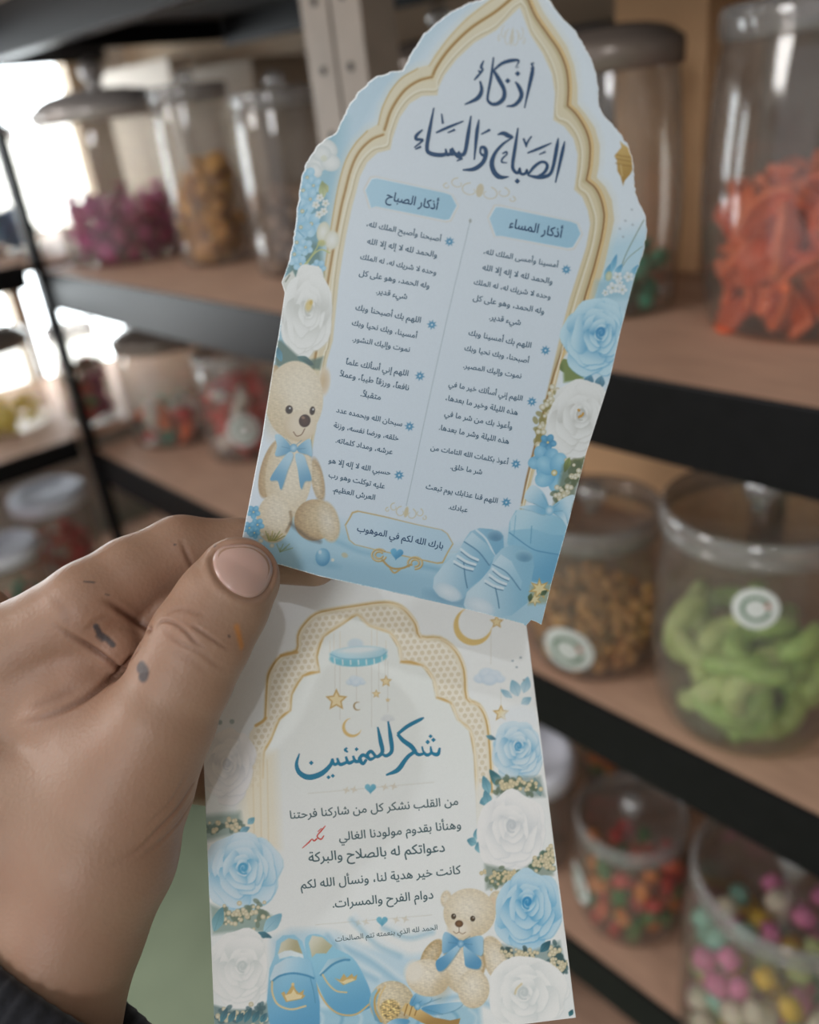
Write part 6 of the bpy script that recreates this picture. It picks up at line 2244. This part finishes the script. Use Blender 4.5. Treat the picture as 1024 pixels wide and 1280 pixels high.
for (u0, v0, u1, v1) in ((612, 992, 604, 970), (610, 1000, 600, 1004), (612, 1008, 606, 988), (596, 1054, 584, 1050), (598, 1050, 596, 1036), (600, 1066, 598, 1052)):
    T.leaf(u0, v0, u1, v1, 5.5, (146, 198, 212), (90, 150, 172))
T.part('printed_white_rose')
T.rose(640, 1040, 43, 54, (246, 248, 249), (234, 239, 242), (206, 214, 220), 84, 0.0, (0.0, -0.15))
T.part('printed_greenery')
T.fill([(606, 1080), (650, 1090), (690, 1058), (692, 1094), (640, 1106), (608, 1112)], (140, 158, 148), 0.85, 5)
T.sprays([(668, 1084), (682, 1072), (688, 1064), (686, 1084)], 46, 4, 86, 2.4, (80, 112, 96), (232, 224, 196))
T.sprays([(612, 1102), (630, 1098), (645, 1094), (606, 1092)], 40, 4, 87, 2.2, (104, 124, 100), (228, 214, 176))
T.part('printed_blue_rose')
T.rose(660, 1138, 40, 50, (196, 228, 246), (140, 202, 236), (52, 148, 204), 88, 0.15, (-0.05, -0.2))
T.part('printed_greenery')
T.fill([(628, 1180), (660, 1190), (700, 1176), (708, 1214), (680, 1208), (636, 1204)], (140, 164, 164), 0.85, 5)
T.sprays([(634, 1192), (650, 1196), (664, 1192)], 34, 4, 90, 2.4, (56, 84, 84), (232, 224, 196))
T.sprays([(690, 1186), (698, 1196), (704, 1208), (692, 1204)], 46, 4.5, 91, 2.4, (60, 96, 100), (236, 230, 208))
T.leaf(676, 1190, 688, 1176, 5, (70, 130, 148), (40, 92, 108))
T.part('printed_white_rose')
T.rose(660, 1246, 50, 52, (246, 249, 249), (234, 240, 241), (206, 216, 218), 92, 0.0, (-0.1, -0.1))
T.line([(652, 1230), (646, 1236), (644, 1242)], 2.4, (206, 186, 130), 0.6, 2)
T.part(None)
T.leaf(712, 1270, 716, 1262, 3, (60, 130, 140), (40, 100, 110))
_d, _ = T.sdist(np.stack([T.U, T.V], 1), np.array(LO_OUT, float))
T.put(np.arange(T.n), (245, 248, 249), np.clip((2.2 + _d) / 1.2, 0, 1) * (T.U > 480) * 0.85)
T.C = T.C * (1 + 0.006 * T.grain)[:, None]
lower = T.build('thank_you_card', 'white and blue rectangular thank-you card under a gold lattice arch, held below the scalloped card', 'card', None, 0.32, M_gloss, M_cardback,
                {'printed_teddy_bear': 'cream teddy bear with a blue bow, printed', 'printed_baby_slippers': 'blue baby slippers with gold crowns, printed', 'printed_lattice_arch': 'cream and gold lattice arch print', 'printed_rattle': 'gold and cream rattle print'})
M_teal = mat('grey_teal_ink', rgb(66, 98, 106), 0.5, var=0.03)
M_sky = mat('bright_teal_ink', rgb(22, 130, 168), 0.5, var=0.08)
M_redpen = mat('red_pen', rgb(214, 82, 70), 0.5, var=0.05)
print_text(T, 'printed_thanks', [('من القلب نشكر كل من شاركنا فرحتنا', (573, 1006), (362.8, 1023.5)), ('وهنأنا بقدوم مولودنا الغالي', (576.6, 1035.5), (424, 1051)), ('دعواتكم له بالصلاح والبركة', (556.4, 1064.5), (386, 1077.5)),
                               ('كانت خير هدية لنا، ونسأل الله لكم', (576.6, 1092), (376, 1111)), ('دوام الفرح والمسرات.', (542, 1123), (416, 1134.5))], M_teal, 0.014, 1.0)
print_text(T, 'printed_praise', [('الحمد لله الذي بنعمته تتم الصالحات', (547, 1162), (419.5, 1177))], M_teal, 0.008, 1.0)
SH = [
    [(690, 478, 5), (684, 496, 9), (668, 492, 7), (664, 474, 4)], [(668, 492, 6), (654, 498, 8), (644, 488, 5), (640, 474, 4)], [(646, 494, 6), (630, 497, 8), (618, 486, 8)], [(672, 456, 9)], [(656, 462, 9)], [(664, 446, 8)],
    [(646, 394, 3), (634, 400, 8), (600, 418, 9), (572, 440, 7)], [(572, 440, 7), (588, 458, 10), (610, 474, 11), (622, 490, 10)], [(622, 488, 8), (604, 500, 9), (592, 514, 10), (572, 540, 11), (540, 554, 4)],
    [(546, 404, 4), (553, 450, 10), (556, 486, 9), (542, 500, 8), (530, 496, 6)], [(517, 420, 4), (525, 460, 10), (530, 488, 9), (518, 502, 8), (506, 500, 6)], [(510, 500, 7), (498, 488, 8), (488, 498, 8), (496, 510, 8), (510, 504, 5)],
    [(490, 506, 7), (476, 498, 8), (466, 510, 8), (476, 522, 8), (486, 510, 6)], [(474, 512, 7), (456, 516, 8), (448, 500, 5)], [(458, 482, 8)], [(452, 514, 7), (436, 520, 8), (428, 502, 5)], [(432, 478, 4), (426, 484, 6), (434, 490, 4)], [(432, 518, 7), (412, 524, 8), (404, 506, 5)], [(392, 556, 8)], [(380, 560, 8)],
    [(408, 520, 7), (396, 524, 7), (390, 508, 6)], [(392, 510, 7), (384, 528, 9), (360, 550, 12), (326, 560, 13), (300, 548, 11), (291, 524, 8), (299, 494, 3)], [(332, 520, 9)]]
pen_strokes(T, 'printed_title', SH, M_sky, (240, 720), 2.226, 'teal brush-written title', w0=1.2)
pen_strokes(T, 'pen_signature', [[(356, 154, 2.5), (346, 166, 4), (334, 182, 3.5), (344, 190, 4), (352, 180, 3)], [(346, 160, 2), (336, 170, 3)], [(334, 188, 4), (326, 194, 4), (320, 190, 3), (312, 198, 4), (294, 214, 2)]], M_redpen, (240, 960), 2.1333, 'red handwritten name')
